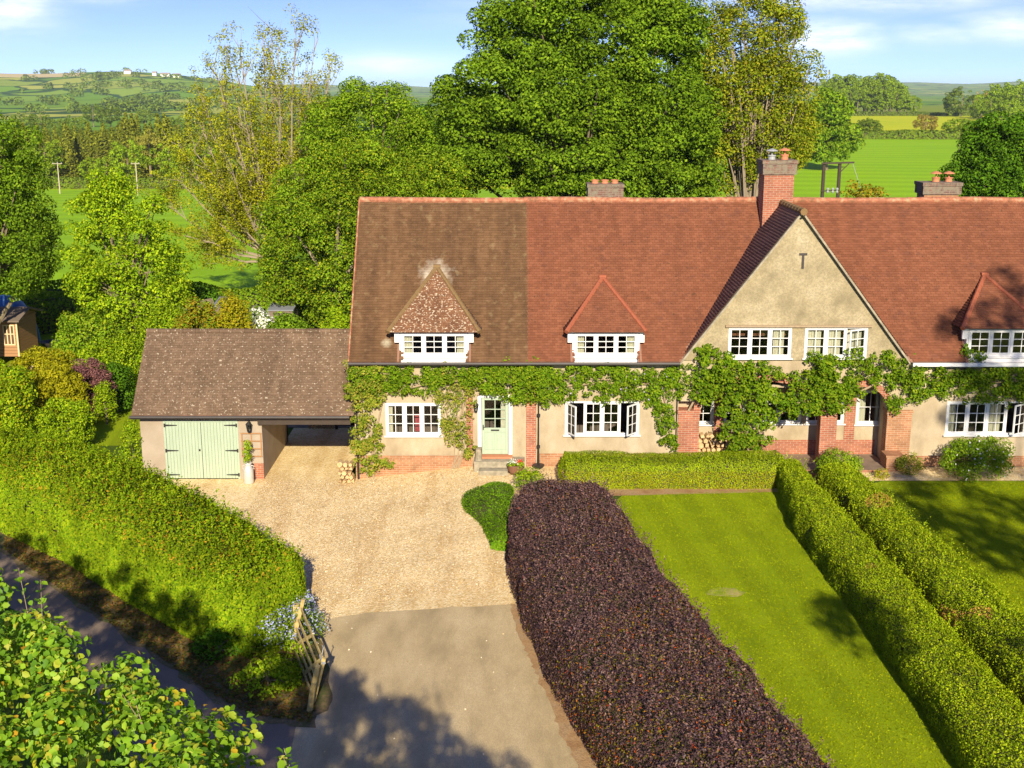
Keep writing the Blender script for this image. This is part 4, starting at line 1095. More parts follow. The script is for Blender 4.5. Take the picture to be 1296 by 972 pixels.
# brick plinths and door surround
for q in ((XL + .095, X_(598), 39.95, 39.999, -.6, Z_(576)), (X_(683), x_pl, 39.965, 39.999, -.2, Z_(574)), (x_pr2, XR, 39.965, 39.999, -.2, Z_(577))):
    MB().box(*q).build('plinth', M['orange_brick'], house)
b = MB(); b.box(X_(590), X_(598.5), 39.97, 39.998, Z_(576) + .001, 3.2).build('brick_pilaster', M['brick'], house)
b = MB(); b.box(X_(666), X_(678.5), 39.96, 39.998, .1, ZE - .2).build('brick_pilaster', M['brick'], house)
# front door
x0, x1, z0, z1 = DR
b = MB(); b.box(x0, x0 + .13, 39.95, 40.12, z0, z1).box(x1 - .13, x1, 39.95, 40.12, z0, z1).box(x0 + .13, x1 - .13, 39.95, 40.12, z1 - .09, z1)
fr = b.build('door_frame', M['white'], house, .006)
a0, a1 = x0 + .145, x1 - .145; zb0, zb1 = z0 + .01, z1 - .1; W_ = a1 - a0; H_ = zb1 - zb0; zm = zb0 + H_ * .44
b = MB(); st = .09
b.box(a0, a0 + st, 40.0, 40.045, zb0, zb1).box(a1 - st, a1, 40.0, 40.045, zb0, zb1).box(a0 + st, a1 - st, 40.0, 40.045, zb1 - st, zb1).box(a0 + st, a1 - st, 40.0, 40.045, zb0, zb0 + .16).box(a0 + st, a1 - st, 40.0, 40.045, zm - .1, zm + .05)
b.box((a0 + a1) / 2 - .03, (a0 + a1) / 2 + .03, 40.0, 40.045, zb0 + .16, zm - .1).box(a0 + st, a1 - st, 40.02, 40.04, zb0 + .16, zm - .1)
gz0, gz1 = zm + .05, zb1 - st
xm = (a0 + a1) / 2; b.box(xm - .015, xm + .015, 40.005, 40.04, gz0, gz1)
for k in (1, 2): zz = gz0 + (gz1 - gz0) * k / 3; b.box(a0 + st, a1 - st, 40.007, 40.038, zz - .014, zz + .014)
dr = b.build('front_door', M['sage'], house, .004)
MB().box(a0 + st, a1 - st, 40.022, 40.027, gz0, gz1).build('pane', M['glass'], dr)
MB().box(xm - .14, xm + .14, 39.985, 39.999, zm - .055, zm - .005).build('letterbox', M['black'], dr)
b = MB(); b.box(a0 + .025, a0 + .06, 39.985, 39.999, zm - .02, zm + .16); b.tube([(a0 + .042, 39.96, zm + .09), (a0 + .14, 39.955, zm + .09)], .011, 6); b.build('door_handle', M['black'], dr)
b = MB(); n_ = 8
for q in range(n_):
    xa = a1 - .25 + .22 * q / n_; b.poly([(xa, 40.09 + .015 * (q % 2), gz0 - .02), (xa + .22 / n_, 40.09 + .015 * ((q + 1) % 2), gz0 - .02), (xa + .22 / n_, 40.09 + .015 * ((q + 1) % 2), gz1), (xa, 40.09 + .015 * (q % 2), gz1)])
b.build('curtain', M['curtain'], dr)
MB().box(x0 - .0, x1 + .0, 39.7, 40.12, z0 - .06, z0 - .002).build('threshold', M['terracotta'], house)
b = MB(); b.box(X_(600), X_(664), 39.35, 39.94, -.1, z0 - .062); s1 = b.build('doorstep', M['stone'], house, .01)
b = MB(); b.box(X_(607), X_(643), 38.95, 39.345, -.1, .37); b.build('doorstep', M['stone'], house, .01)
# downpipes
b = MB(); xd = X_(681.5); b.tube([(xd, 39.88, .3), (xd, 39.88, ZE - .3), (xd - .05, 39.7, ZE - .1)], .042, 8)
for z in (.9, 2.0, 3.0): b.tube([(xd, 39.88, z), (xd, 39.88, z + .09)], .06, 8)
b.lathe(xd, 39.75, [(.10, .2), (.2, .3), (.21, .34), (.1, .35)], 14)
b.build('downpipe', M['black'], house)
b = MB(); xd = X_(856); b.tube([(xd, 39.9, .2), (xd, 39.9, ZE - .3), (xd, 39.72, ZE - .1)], .035, 8); b.build('downpipe', M['gutter'], house)
b = MB(); xd = X_(452); b.tube([(xd, 39.9, -.3), (xd, 39.9, ZE - .3)], .038, 8); b.build('downpipe', M['black'], house)
# chimneys
def chimney(x0, x1, y0, y1, z0, z1, capz, pots, bm, proud=.07, cowl=None, name='chimney'):
    b = MB(); b.box(x0, x1, y0, y1, z0, capz); c = b.build(name, M[bm], house)
    b = MB(); b.box(x0 - proud, x1 + proud, y0 - proud, y1 + proud, capz + .001, z1 - .12).box(x0 - proud - .03, x1 + proud + .03, y0 - proud - .03, y1 + proud + .03, z1 - .12, z1)
    b.build('chimney_cap', M['cap_brick'], c)
    for i, (px, pyy, h, cw) in enumerate(pots):
        p = MB(); p.lathe(px, pyy, [(.13, z1), (.12, z1 + h * .7), (.15, z1 + h * .75), (.15, z1 + h), (.10, z1 + h), (.10, z1 + h - .04)], 14)
        if cw: p.lathe(px, pyy, [(.03, z1 + h - .02), (.03, z1 + h + .12), (.21, z1 + h + .13), (.17, z1 + h + .17), (.03, z1 + h + .22)], 14)
        p.build('chimney_pot', M[cw or 'terracotta'], c)
yc = 44.6
cz = lambda py, Y: at(648, py, Y)[1]
xa, xb = at(744, 240, yc)[0], at(789, 240, yc)[0]
zt = cz(233, yc)
chimney(xa + .07, xb - .07, yc, yc + .8, 7.0, zt, cz(250, yc), [(xa + (xb - xa) * f_, yc + .4, .13, None) for f_ in (.22, .5, .78)], 'brick')
y2 = 42.9
xa, xb = at(966, 230, y2)[0], at(1006, 230, y2)[0]; zt = cz(203, y2 - .07)
chimney(xa + .03, xb - .03, y2, y2 + .95, 6.4, zt, cz(221, y2 - .07), [(xa + .35, y2 + .45, .16, 'steel'), (xb - .3, y2 + .45, .18, 'terracotta')], 'brick')
xa, xb = at(1168, 240, yc)[0], at(1216, 240, yc)[0]; zt = cz(231, yc)
chimney(xa + .06, xb - .06, yc, yc + .8, 7.0, zt, cz(246, yc), [(xa + (xb - xa) * .42, yc + .4, .16, 'terracotta'), (xa + (xb - xa) * .76, yc + .4, .16, 'terracotta')], 'orange_brick')
xb_ = X_(1024, 43.4, 270)

# ------------------------------------------------------------------ garage with car port
garage = thing('garage', 'low cream garage and open carport with brown lichen-spotted roof beside the house', 'garage', (-9, 42, -.25))
gz = -.25; GE = 2.08; gyE, gyR, gzR = 39.7, 42.1, 4.47
gxl, gxr = -12.6, -8.48
D = (X_(206), X_(300.5), gz, Z_(532))
b = MB(); wallgrid(b, gxl, gxr, -.6, GE, 40.0, 40.2, [D])
b.prismx([(40.2, -.6), (44.6, -.6), (44.6, GE), (gyR, gzR - .2), (40.2, GE + .3)], gxl, gxl + .2)
b.box(gxr - .2, gxr, 40.2, 44.6, -.6, GE + .15).box(gxl, gxr, 44.4, 44.6, -.6, GE)
b.build('wall', M['garage_render'], garage)
MB().box(gxr - .32, gxr + .006, 39.97, 39.998, -.4, .32).build('brick_corner', M['brick'], garage)
gs = (gzR - GE) / (gyR - gyE)
tiles('roof', (-12.78, gyE, GE), (1, 0, 0), (0, gyR - gyE, gzR - GE), 12.78 - 5.30, math.hypot(gyR - gyE, gzR - GE), M['garage_tile'], garage, seed=9)
b = MB(); b.poly([(-12.78, gyE, GE - .01), (-5.33, gyE, GE - .01), (-5.33, gyR, gzR - .01), (-12.78, gyR, gzR - .01)]).poly([(-12.78, gyR, gzR), (-5.33, gyR, gzR), (-5.33, 44.8, GE - .1), (-12.78, 44.8, GE - .1)]); b.build('roof_boarding', M['gable_tile'], garage)
b = MB(); x = -12.78
while x < -5.45: b.tube([(x, gyR, gzR + .02), (x + .42, gyR, gzR + .02)], [.10, .095], 8); x += .43
b.build('ridge', M['garage_tile'], garage)
b = MB(); b.box(-12.8, -5.45, gyE - .02, gyE + .03, GE - .13, GE - .015); b.tube([(-12.82, gyE - .08, GE - .04), (-5.45, gyE - .08, GE - .04)], .055, 8); b.build('gutter', M['gutter'], garage)
b = MB(); b.box(gxr - .1, -5.45, 39.82, 39.95, GE - .35, GE - .12).box(-7.1, -6.95, 39.95, 44.5, GE - .2, GE - .05); b.build('beam', M['pole_dark'], garage)
# pair of boarded doors
x0, x1, z0, z1 = D; xm = (x0 + x1) / 2
b = MB(); b.box(x0, x0 + .07, 39.985, 40.1, z0, z1).box(x1 - .07, x1, 39.985, 40.1, z0, z1).box(x0 + .07, x1 - .07, 39.985, 40.1, z1 - .07, z1); b.build('door_frame', M['sage'], garage)
for s_, (a_, c_) in enumerate(((x0 + .075, xm - .006), (xm + .006, x1 - .075))):
    b = MB(); nb_ = 11; bw = (c_ - a_) / nb_; r_ = random.Random(s_)
    for i in range(nb_): b.box(a_ + i * bw + .003, a_ + (i + 1) * bw - .003, 40.0 + r_.uniform(-.002, .002), 40.04, z0 + .03, z1 - .075)
    dd = b.build('garage_door', M['sage'], garage, .003)
    for zz in (z0 + .16, z0 + 1.02, z1 - .17):
        h = MB(); xx = a_ - .03 if s_ == 0 else c_ + .03; e = .42 if s_ == 0 else -.42
        h.prism([(xx, zz - .03), (xx + e, zz - .012), (xx + e, zz + .012), (xx, zz + .03)] if s_ == 0 else [(xx, zz - .03), (xx, zz + .03), (xx + e, zz + .012), (xx + e, zz - .012)], 39.975, 39.994)
        h.box(xx - .025, xx + .025, 39.965, 39.994, zz - .06, zz + .06)
        h.build('strap_hinge', M['black'], dd)
    if s_ == 0: MB().lathe(c_ - .07, 39.97, [(.03, z0 + 1.02), (.03, z0 + 1.07)], 10).build('door_knob', M['black'], dd)

# wall lanterns
def lantern(x, y, z, label, s=1.0):
    t = thing('wall_lantern', label, 'lantern', (x, y, z), 'wall lanterns')
    b = MB(); b.box(x - .035*s, x + .035*s, y - .012, y - .002, z - .12*s, z + .1*s); b.tube([(x, y - .01, z + .04*s), (x, y - .08*s, z + .17*s), (x, y - .16*s, z + .15*s)], .011*s, 6); b.build('bracket', M['black'], t)
    yc_ = y - .16 * s; b = MB()
    b.lathe(x, yc_, [(.01*s, z + .16*s), (.10*s, z + .07*s), (.095*s, z + .06*s), (.02*s, z + .065*s)], 6)
    b.lathe(x, yc_, [(.05*s, z - .17*s), (.055*s, z - .15*s), (.02*s, z - .14*s)], 6)
    for k in range(6):
        a = k * math.pi / 3; b.tube([(x + .085*s*math.cos(a), yc_ + .085*s*math.sin(a), z + .065*s), (x + .05*s*math.cos(a), yc_ + .05*s*math.sin(a), z - .15*s)], .007*s, 4)
    b.build('lantern_cage', M['black'], t)
    MB().lathe(x, yc_, [(.045*s, z - .145*s), (.075*s, z + .055*s)], 6).build('lantern_glass', M['glass'], t)
lx, lz = at(315.5, 539, 39.9); lantern(lx, 40.0, lz, 'black iron carriage lantern on the garage wall above the trellis', 1.15)
lx, lz = at(602.5, 514, 39.9); lantern(lx, 39.98, lz, 'black iron carriage lantern on the house wall beside the front door')
# trellis
t = thing('trellis_panel', 'small square timber trellis fixed to the garage wall above the churn', 'trellis', (X_(316), 39.98, .6))
xa, xb = X_(305), X_(329); za, zb_ = Z_(577), Z_(548)
b = MB()
for f_ in (0, .5, 1):
    if f_ == .5: b.box(xa + (xb - xa) * f_ - .017, xa + (xb - xa) * f_ + .017, 39.965, 39.985, (za + zb_) / 2, zb_)
    else: b.box(xa + (xb - xa) * f_ - .02, xa + (xb - xa) * f_ + .02, 39.96, 39.985, za, zb_)
b.build('upright', M['shed_wood'], t)
b = MB()
for k in range(4): zz = za + (zb_ - za) * k / 3; b.box(xa - .03, xb + .03, 39.94, 39.959, zz - .018, zz + .018)
b.build('rail', M['shed_wood'], t)
# milk churn with a shrub growing in it
cx_, cy_ = gp(314.5, 607, -.25); cy_ = 39.55; cx_ = at(314.5, 600, cy_)[0]
t = thing('milk_churn', 'old aluminium milk churn used as a planter by the garage door', 'milk churn', (cx_, cy_, -.25))
z0 = -.24
MB().lathe(cx_, cy_, [(.165, z0), (.175, z0 + .02), (.175, z0 + .45), (.165, z0 + .5), (.115, z0 + .6), (.11, z0 + .66), (.14, z0 + .72), (.13, z0 + .72), (.10, z0 + .64)], 20).build('churn_body', M['churn'], t, smooth=True)
b = MB()
for s_ in (-1, 1): b.tube([(cx_ + s_ * .115, cy_, z0 + .62), (cx_ + s_ * .19, cy_, z0 + .6), (cx_ + s_ * .175, cy_, z0 + .5)], .013, 6)
b.build('handle', M['churn'], t)
rng = np.random.RandomState(5)
t = thing('potted_shrub', 'upright green shrub growing out of the milk churn', 'shrub', (cx_, cy_, .45))
Cc = np.array([[cx_ + rng.uniform(-.09, .09), cy_ + rng.uniform(-.08, .08), .5 + k * .07] for k in range(11)])
P, N = clumps(rng, Cc, np.full(11, .13), 60); leaves('foliage', P, N, .055, M['lf_bright'], t, rng)
b = MB(); b.tube([(cx_, cy_, .35), (cx_ + .02, cy_, 1.1)], [.015, .006], 5); b.build('stem', M['bark'], t)

# flower bowl, chimney pot planter, wall bits by the door
fx = X_(652.5, 39.1, 575); fy = 39.15; fz = .2 + .02
t = thing('planter_bowl', 'round brown bowl of red and white flowers to the right of the door', 'planter', (fx, fy, fz))
zz = at(652, 583, fy)[1]
MB().lathe(fx, fy, [(.14, fz), (.2, fz + .02), (.27, fz + .14), (.28, fz + .3), (.30, fz + .33), (.27, fz + .33), (.25, fz + .27)], 20).build('bowl', nmat('brown_glazed_pot', [(0.16, 0.07, 0.04), (0.24, 0.12, 0.07)], 8, None, .5), t, smooth=True)
Cc = np.array([[fx + rng.uniform(-.2, .2), fy + rng.uniform(-.2, .2), fz + .36] for k in range(16)])
P, N = clumps(rng, Cc, np.full(16, .09), 40); leaves('foliage', P, N, .05, M['lf_bright'], t, rng)
k = rng.rand(len(P)); 
leaves('red_flowers', P[(k < .2) & (P[:, 0] > fx - .05)] + [0, 0, .05], N[(k < .2) & (P[:, 0] > fx - .05)], .06, M['petal_red'], t, rng)
leaves('white_flowers', P[(k > .8) & (P[:, 0] < fx + .08)] + [0, 0, .06], N[(k > .8) & (P[:, 0] < fx + .08)], .06, M['petal_white'], t, rng)
px_ = X_(605.5, 39.3, 575)
t = thing('stone_pot', 'tall narrow pale stone pot with a small plant left of the doorstep', 'pot', (px_, 39.3, .57))
MB().lathe(px_, 39.55, [(.13, .568), (.12, .6), (.10, .95), (.13, 1.0), (.10, 1.0)], 10).build('pot', M['stone'], t)
Cc = np.array([[px_ - .12 + rng.uniform(-.05, .05), 39.55, 1.02] for k in range(5)])
P, N = clumps(rng, Cc, np.full(5, .08), 30); leaves('foliage', P, N, .045, M['lf_rose'], t, rng)

# log piles
def logpile(x0, x1, y, z0, z1, label, seed, r0=.07):
    t = thing('log_pile', label, 'log pile', ((x0 + x1) / 2, y, z0), 'stacks of split logs')
    r = random.Random(seed); z = z0 + r0; row = 0
    while z < z1:
        x = x0 + (row % 2) * r0
        while x < x1:
            rr = r0 * r.uniform(.75, 1.15); b = MB(); n_ = r.choice((3, 4, 5, 6)); a0 = r.uniform(0, 6)
            prof = [(x + rr * math.cos(a0 + 6.283 * q / n_) * r.uniform(.8, 1.1), z + rr * math.sin(a0 + 6.283 * q / n_) * r.uniform(.8, 1.1)) for q in range(n_)]
            dy = r.uniform(-.05, .05); b.prism(prof, y + dy, y + .34 + dy); b.build('log', M['log'], t)
            x += rr * 2.0
        z += r0 * 1.75; row += 1
    return t
logpile(X_(430, 39.5, 590), X_(446, 39.5, 590), 39.45, -.25, .55, 'short stack of split logs at the left corner of the house', 1, .085)
logpile(X_(880, 41, 560), X_(945, 41, 560), 40.72, .3, 1.22, 'wide stack of split logs under the left porch arch', 2, .095)

# carport contents: gates, wheelie bin and green shade beyond
t = thing('yard_gate', 'dark slatted timber gate at the back of the carport', 'gate', (-7, 46, -.25))
b = MB()
xa, xb = at(392, 535, 46.2)[0], at(421, 535, 46.2)[0]
for q in range(9):
    x = xa + (xb - xa) * q / 8; b.box(x - .045, x + .045, 46.2, 46.23, -.2, 1.35)
b.build('slats', M['wood'], t)
MB().box(xa - .1, xb + .1, 46.235, 46.28, 1.0, 1.1).box(xa - .1, xb + .1, 46.235, 46.28, 0, .1).build('rail', M['wood'], t)
t = thing('field_gate', 'dark braced bar gate at the back of the carport beside the house', 'gate', (-6, 46, -.25))
xa, xb = at(424, 535, 46.3)[0], at(452, 535, 46.3)[0]
b = MB()
for q in range(4): b.box(xa, xb, 46.3, 46.34, -.1 + q * .36, .0 + q * .36)
b.box(xa, xa + .1, 46.29, 46.35, -.25, 1.15); b.build('bars', M['pole_dark'], t)
b = MB(); b.obox((xa, 46.27, -.1), (xb, 46.27, 1.05), .09, .03).obox((xa, 46.26, 1.05), (xb, 46.26, -.1), .09, .03); b.build('brace', M['pole_dark'], t)

# ------------------------------------------------------------------ open field gate by the lane
ga = gp(411, 834, .95); gb = gp(381, 764, .95)
GB = Vector((ga[0], ga[1], -.25)); GT = Vector((gb[0], gb[1], -.25))
t = thing('entrance_gate', 'weathered five-bar timber gate standing open beside the drive entrance', 'gate', tuple(GB))
u = (GT - GB); Lg_ = u.length; u = u.normalized()
g = lambda s_, h: GB + u * s_ + Vector((-(1.2 - h) * .26, 0, h))
b = MB()
for i, h in enumerate((.22, .42, .62, .84, 1.12)):
    b = MB(); b.obox(g(.05, h), g(Lg_ - .1, h), .085, .03); b.build('gate_bar', M['gate_wood'], t)
for s_, hh_ in ((.06, 1.2), (Lg_ - .12, 1.36)):
    b = MB(); b.obox(g(s_, .1), g(s_, hh_), .085, .07); b.build('stile', M['gate_wood'], t)
b = MB(); b.obox(g(Lg_ - .2, .2), g(Lg_ * .45, 1.15), .08, .03); o_ = b.build('brace', M['gate_wood'], t)
b = MB(); b.obox(g(Lg_ * .45, .2), g(.15, 1.15), .08, .03); b.build('brace', M['gate_wood'], t)
b = MB(); b.obox(g(.0, 1.1), g(.35, 1.12), .05, .08); b.tube([g(.3, 1.18), g(.3, 1.32), g(.42, 1.32)], .012, 6); b.build('latch', M['steel'], t)
gp1 = GB + Vector((-.38, -.3, 0))
t = thing('gate_post', 'leaning timber post at the near end of the open gate', 'post', tuple(gp1))
b = MB(); b.tube([gp1 + Vector((0, 0, -.3)), gp1 + Vector((.14, 0, .6)), gp1 + Vector((.28, 0, 1.2))], [.07, .065, .055], 7); b.build('post', M['gate_wood'], t)
gp2 = GT + Vector((-.15, .2, 0))
t = thing('hanging_post', 'square timber gate post half hidden in the blue-flowered shrub', 'post', tuple(gp2))
b = MB(); b.box(gp2.x - .07, gp2.x + .07, gp2.y - .07, gp2.y + .07, -.5, .85); b.build('post', M['gate_wood'], t)

# ------------------------------------------------------------------ hedges of the plot
rngh = np.random.RandomState
# purple berberis hedge between drive and lawn
secs = []
pl = [gp(*p, 1.65) for p in ((650, 606), (645, 640), (662, 715), (708, 800), (780, 905), (848, 985))]
pr = [gp(*p, 1.65) for p in ((768, 606), (800, 640), (850, 715), (920, 800), (1003, 905), (1068, 985))]
for a_, c_ in zip(pl, pr): secs.append((a_[0] - .12, a_[1], c_[0] + .10 + max(0, 26 - c_[1]) * .03, c_[1], .15, 1.5))
hedge('berberis_hedge', 'long thick dark purple hedge between the drive and the lawn', secs, 1500, .055, M['lf_purple'], 11, amp=.16, lf=1.2, cat='hedge', expo=3.8, asp=.5,
      extra=(M['lf_purplegreen'], lambda P, r: (r.rand(len(P)) < np.clip(.05 + .16 * (lump(P, .8) > .55) + .10 * (P[:, 1] < 24), 0, 1))), shoots=2500)
secs = [(1.72, 39.0, 1.72, 37.55, .2, .95), (3.5, 39.05, 3.5, 37.5, .2, .92), (3.9, 39.0, 3.9, 37.5, .2, .86), (6.0, 39.0, 6.0, 37.5, .2, .9), (8.2, 39.0, 8.3, 37.5, .2, .95), (8.7, 38.9, 8.8, 37.6, .2, .95)]
hedge('box_hedge', 'low clipped bright green hedge running across in front of the house', secs, 2400, .038, M['lf_box'], 12, 'clipped green garden hedges', amp=.05, lf=2.2, expo=6,
      extra=(M['lf_yel'], lambda P, r: (P[:, 2] < .8) & (P[:, 1] < 37.9) & (r.rand(len(P)) < .5)))
bl = [gp(*p, 1.1) for p in ((985, 584), (1012, 645), (1065, 712), (1125, 790), (1190, 878), (1262, 980))]
br = [gp(*p, 1.1) for p in ((1012, 578), (1072, 640), (1130, 702), (1205, 786), (1290, 880), (1400, 980))]
secs = [(a_[0], (a_[1] + c_[1]) / 2, c_[0], (a_[1] + c_[1]) / 2, .2, .92) for a_, c_ in zip(bl, br)]
hedge('box_hedge', 'clipped green hedge along the right side of the striped lawn', secs, 2300, .043, M['lf_box'], 13, 'clipped green garden hedges', amp=.09, lf=2.0, expo=4.5, shoots=700,
      extra=(M['lf_boxbrown'], lambda P, r: (lump(P, 1.3) > .85) & (P[:, 2] > .85) & (r.rand(len(P)) < .55)))
bl = [gp(*p, 1.05) for p in ((1040, 588), (1082, 634), (1135, 690), (1210, 768), (1300, 860), (1380, 940))]
br = [gp(*p, 1.05) for p in ((1078, 580), (1130, 622), (1190, 675), (1290, 760), (1400, 850), (1500, 930))]
secs = [(a_[0], (a_[1] + c_[1]) / 2, c_[0], (a_[1] + c_[1]) / 2, .2, .85) for a_, c_ in zip(bl, br)]
hedge('box_hedge', 'rougher green hedge with brown patches on the right side of the path', secs, 2100, .045, M['lf_box'], 14, 'clipped green garden hedges', amp=.13, lf=1.8, expo=3.5, shoots=1200,
      extra=(M['lf_boxbrown'], lambda P, r: (lump(P, 1.1) > .7) & (r.rand(len(P)) < .5)))
# big mixed hedge along the lane
secs = []
bk = [gp(*p, 1.75) for p in ((-120, 535), (0, 543), (100, 556), (200, 590), (300, 628), (385, 672))]
ft = [gp(*p, -.1) for p in ((-120, 606), (0, 668), (80, 708), (160, 758), (240, 800), (320, 826))]
for i, (a_, c_) in enumerate(zip(bk, ft)): secs.append((a_[0], a_[1], c_[0], c_[1], -.3, (2.45, 2.4, 2.3, 2.15, 2.0, 1.9)[i]))
hedge('mixed_hedge', 'broad shaggy bright green hedge between the lane and the gravel drive', secs, 900, .07, M['lf_hedge'], 15, amp=.2, lf=1.1, expo=3.2, up=.3, shoots=5000,
      extra=(M['lf_tips'], lambda P, r: (P[:, 2] > 1.35) & (r.rand(len(P)) < np.clip(.12 + .35 * (lump(P, .7) > .3), 0, 1))))

hedge('low_shrub', 'low spreading green shrub on the gravel beside the purple hedge', [(-.95, 37.3, .1, 37.3, .2, .35), (-1.6, 36.4, .1, 36.4, .2, .5), (-1.5, 35.4, .1, 35.4, .2, .5), (-1.0, 34.3, .1, 34.3, .2, .45), (-.75, 33.2, .1, 33.2, .2, .4), (-.6, 32.2, .1, 32.2, .2, .3)], 1500, .05, leafmat('creeper_leaves', [(0.035, 0.11, 0.008), (0.06, 0.15, 0.01), (0.09, 0.19, 0.014)], .25, .5, 1.5), 40, amp=.08, expo=2.4, cat='shrub')
shrub('low_shrub', 'loose pale green shrub behind the back end of the purple hedge', 670, 600, 22, 9, M['lf_bright'], 41, Y=37.2, leaf=.06, rcl=.16)
shrub('rose_bush', 'leafy rose bush with white blooms beneath the right ground-floor window', 1240, 578, 52, 26, M['lf_mid'], 42, Y=39.2, leaf=.07, dens=360, rcl=.22, extra=(M['petal_white'], .02, .085))
shrub('low_shrub', 'small pale shrub at the foot of the right porch pier', 1152, 585, 17, 12, M['lf_rose'], 43, Y=39.2, leaf=.06, rcl=.14)
shrub('low_shrub', 'loose shrub at the head of the brick path by the centre pier', 1060, 583, 30, 16, M['lf_mid'], 44, Y=38.9, leaf=.06, rcl=.15)
shrub('low_shrub', 'sparse creeping plant at the edge of the lawn beyond the path', 1115, 598, 10, 5, M['lf_yel'], 45, Y=38.7, leaf=.05, rcl=.1)
# planting round the gate
shrub('ceanothus', 'shrub with pale blue flowers hanging over the far end of the gate', 368, 788, 48, 28, M['lf_mid'], 46, Y=27.2, leaf=.05, dens=300, rcl=.18, extra=(M['petal_blue'], .33, .055))
shrub('ceanothus', 'small blue-flowered sprig shrub at the corner of the gravel drive', 386, 762, 10, 14, M['lf_mid'], 47, Y=28.6, leaf=.045, dens=300, rcl=.12, extra=(M['petal_blue'], .6, .055))
shrub('verge_plants', 'dark strappy-leaved clump at the foot of the hedge on the verge', 275, 826, 36, 30, M['lf_dark'], 48, Y=26.6, leaf=.09, dens=300, rcl=.2)
shrub('verge_plants', 'low broad-leaved green plants on the verge beside the gate', 338, 868, 50, 36, M['lf_bright'], 49, Y=25.0, leaf=.08, dens=300, rcl=.2)
shrub('verge_plants', 'yellow-green spurge between the gate bars and the hedge', 368, 836, 30, 24, M['lf_bright'], 50, Y=26.1, leaf=.06, dens=280, rcl=.17)

# ------------------------------------------------------------------ climbers on the front of the house
def climber(name, label, blobs, stems, mat, seed, leaf=.085, dens=520, extra=None, group='climbing plants on the house front', Yw=39.98, petal=None, cat='climber'):
    """blobs: photo ellipses (px,py,rx,ry,thickness m) hugging the wall"""
    rng = np.random.RandomState(seed)
    x0, z0 = at(blobs[0][0], blobs[0][1], Yw)
    t = thing(name, label, cat, (x0, Yw, 0.0), group)
    Cs, rs = [], []
    for (px, py, rx, ry, th) in blobs:
        x, z = at(px, py, Yw - th / 2); s_ = sc(Yw, z); ax, az_ = rx / s_, ry / s_ / CP
        n = max(6, int(ax * az_ * 3.14 * 34))
        for _ in range(n):
            a = rng.uniform(0, 6.283); q = math.sqrt(rng.rand()) * (1.0 if rng.rand() < .8 else 1.28)
            Cs.append((x + ax * q * math.cos(a), Yw - .06 - rng.rand() * th * math.sqrt(max(.1, 1 - q * q)), z + az_ * q * math.sin(a))); rs.append(rng.uniform(.08, .24))
    Cs = np.array(Cs); rs = np.array(rs)
    P, N = clumps(rng, Cs, rs, dens * .075, .8, .35, .5, .2)
    N[:, 1] -= .5
    ok = P[:, 1] < Yw - .01
    P, N = P[ok], N[ok]
    leaves('foliage', P, N, leaf, mat, t, rng)
    if extra:
        k = rng.rand(len(P)) < extra[1]; leaves('flowers', P[k] - [0, .03, 0], N[k], extra[2], extra[0], t, rng)
    b = MB()
    for st in stems:
        pts = [(at(px, py, Yw - .05)[0] + rng.uniform(-.03, .03), Yw - .05 - rng.uniform(0, .06), at(px, py, Yw - .05)[1]) for px, py in st]
        n = len(pts); b.tube(pts, [.04 * (1 - .6 * i / n) for i in range(n)], 6)
    if stems: b.build('stems', M['vine_bark'], t)
    return t
climber('rose_climber', 'twiggy rose climbing the left corner of the house from the gravel', [(462, 480, 26, 20, .5), (458, 505, 20, 22, .4), (475, 500, 14, 18, .3), (463, 545, 13, 24, .3), (466, 580, 18, 20, .35), (490, 588, 6, 5, .15), (452, 565, 8, 20, .3)],
        [[(474, 604), (470, 560), (466, 500), (480, 475)], [(466, 606), (460, 560), (452, 520)], [(470, 602), (478, 540), (490, 480), (520, 472)]], M['lf_rose'], 61)
climber('wisteria', 'leafy wisteria band under the eave above the left ground-floor window', [(480, 474, 40, 12, .35), (530, 473, 32, 11, .35), (580, 475, 30, 12, .35), (505, 491, 20, 11, .3), (535, 490, 14, 9, .25), (555, 480, 20, 10, .3), (470, 488, 25, 14, .3), (600, 478, 24, 12, .3)],
        [[(480, 500), (540, 485), (600, 480)], [(450, 470), (520, 475), (600, 490)]], M['lf_wist'], 62)
climber('rose_climber', 'thin rose with bare tangled stems between the left window and the door', [(565, 500, 12, 20, .25), (580, 495, 14, 20, .25), (572, 530, 14, 18, .25), (585, 545, 12, 20, .25), (568, 550, 8, 12, .2), (590, 520, 9, 16, .2), (577, 560, 8, 10, .2), (560, 475, 18, 14, .25), (591, 572, 4, 4, .1), (600, 492, 12, 8, .2)],
        [[(572, 594), (580, 575), (583, 545), (575, 510), (560, 480)], [(577, 593), (585, 570), (580, 530), (592, 500), (604, 485)], [(574, 592), (575, 560), (565, 520), (570, 490)], [(580, 592), (584, 580), (590, 555), (586, 520), (580, 475)]], M['lf_rose'], 63, leaf=.07, dens=330)
climber('wisteria', 'dense wisteria hanging over the front door and the black downpipe', [(640, 482, 26, 20, .4), (670, 486, 24, 20, .4), (650, 500, 20, 10, .35), (625, 497, 14, 9, .3), (690, 488, 20, 22, .4), (680, 470, 24, 12, .35), (630, 470, 24, 12, .3), (610, 484, 14, 12, .25)],
        [[(605, 500), (650, 480), (700, 478)]], M['lf_wist'], 64)
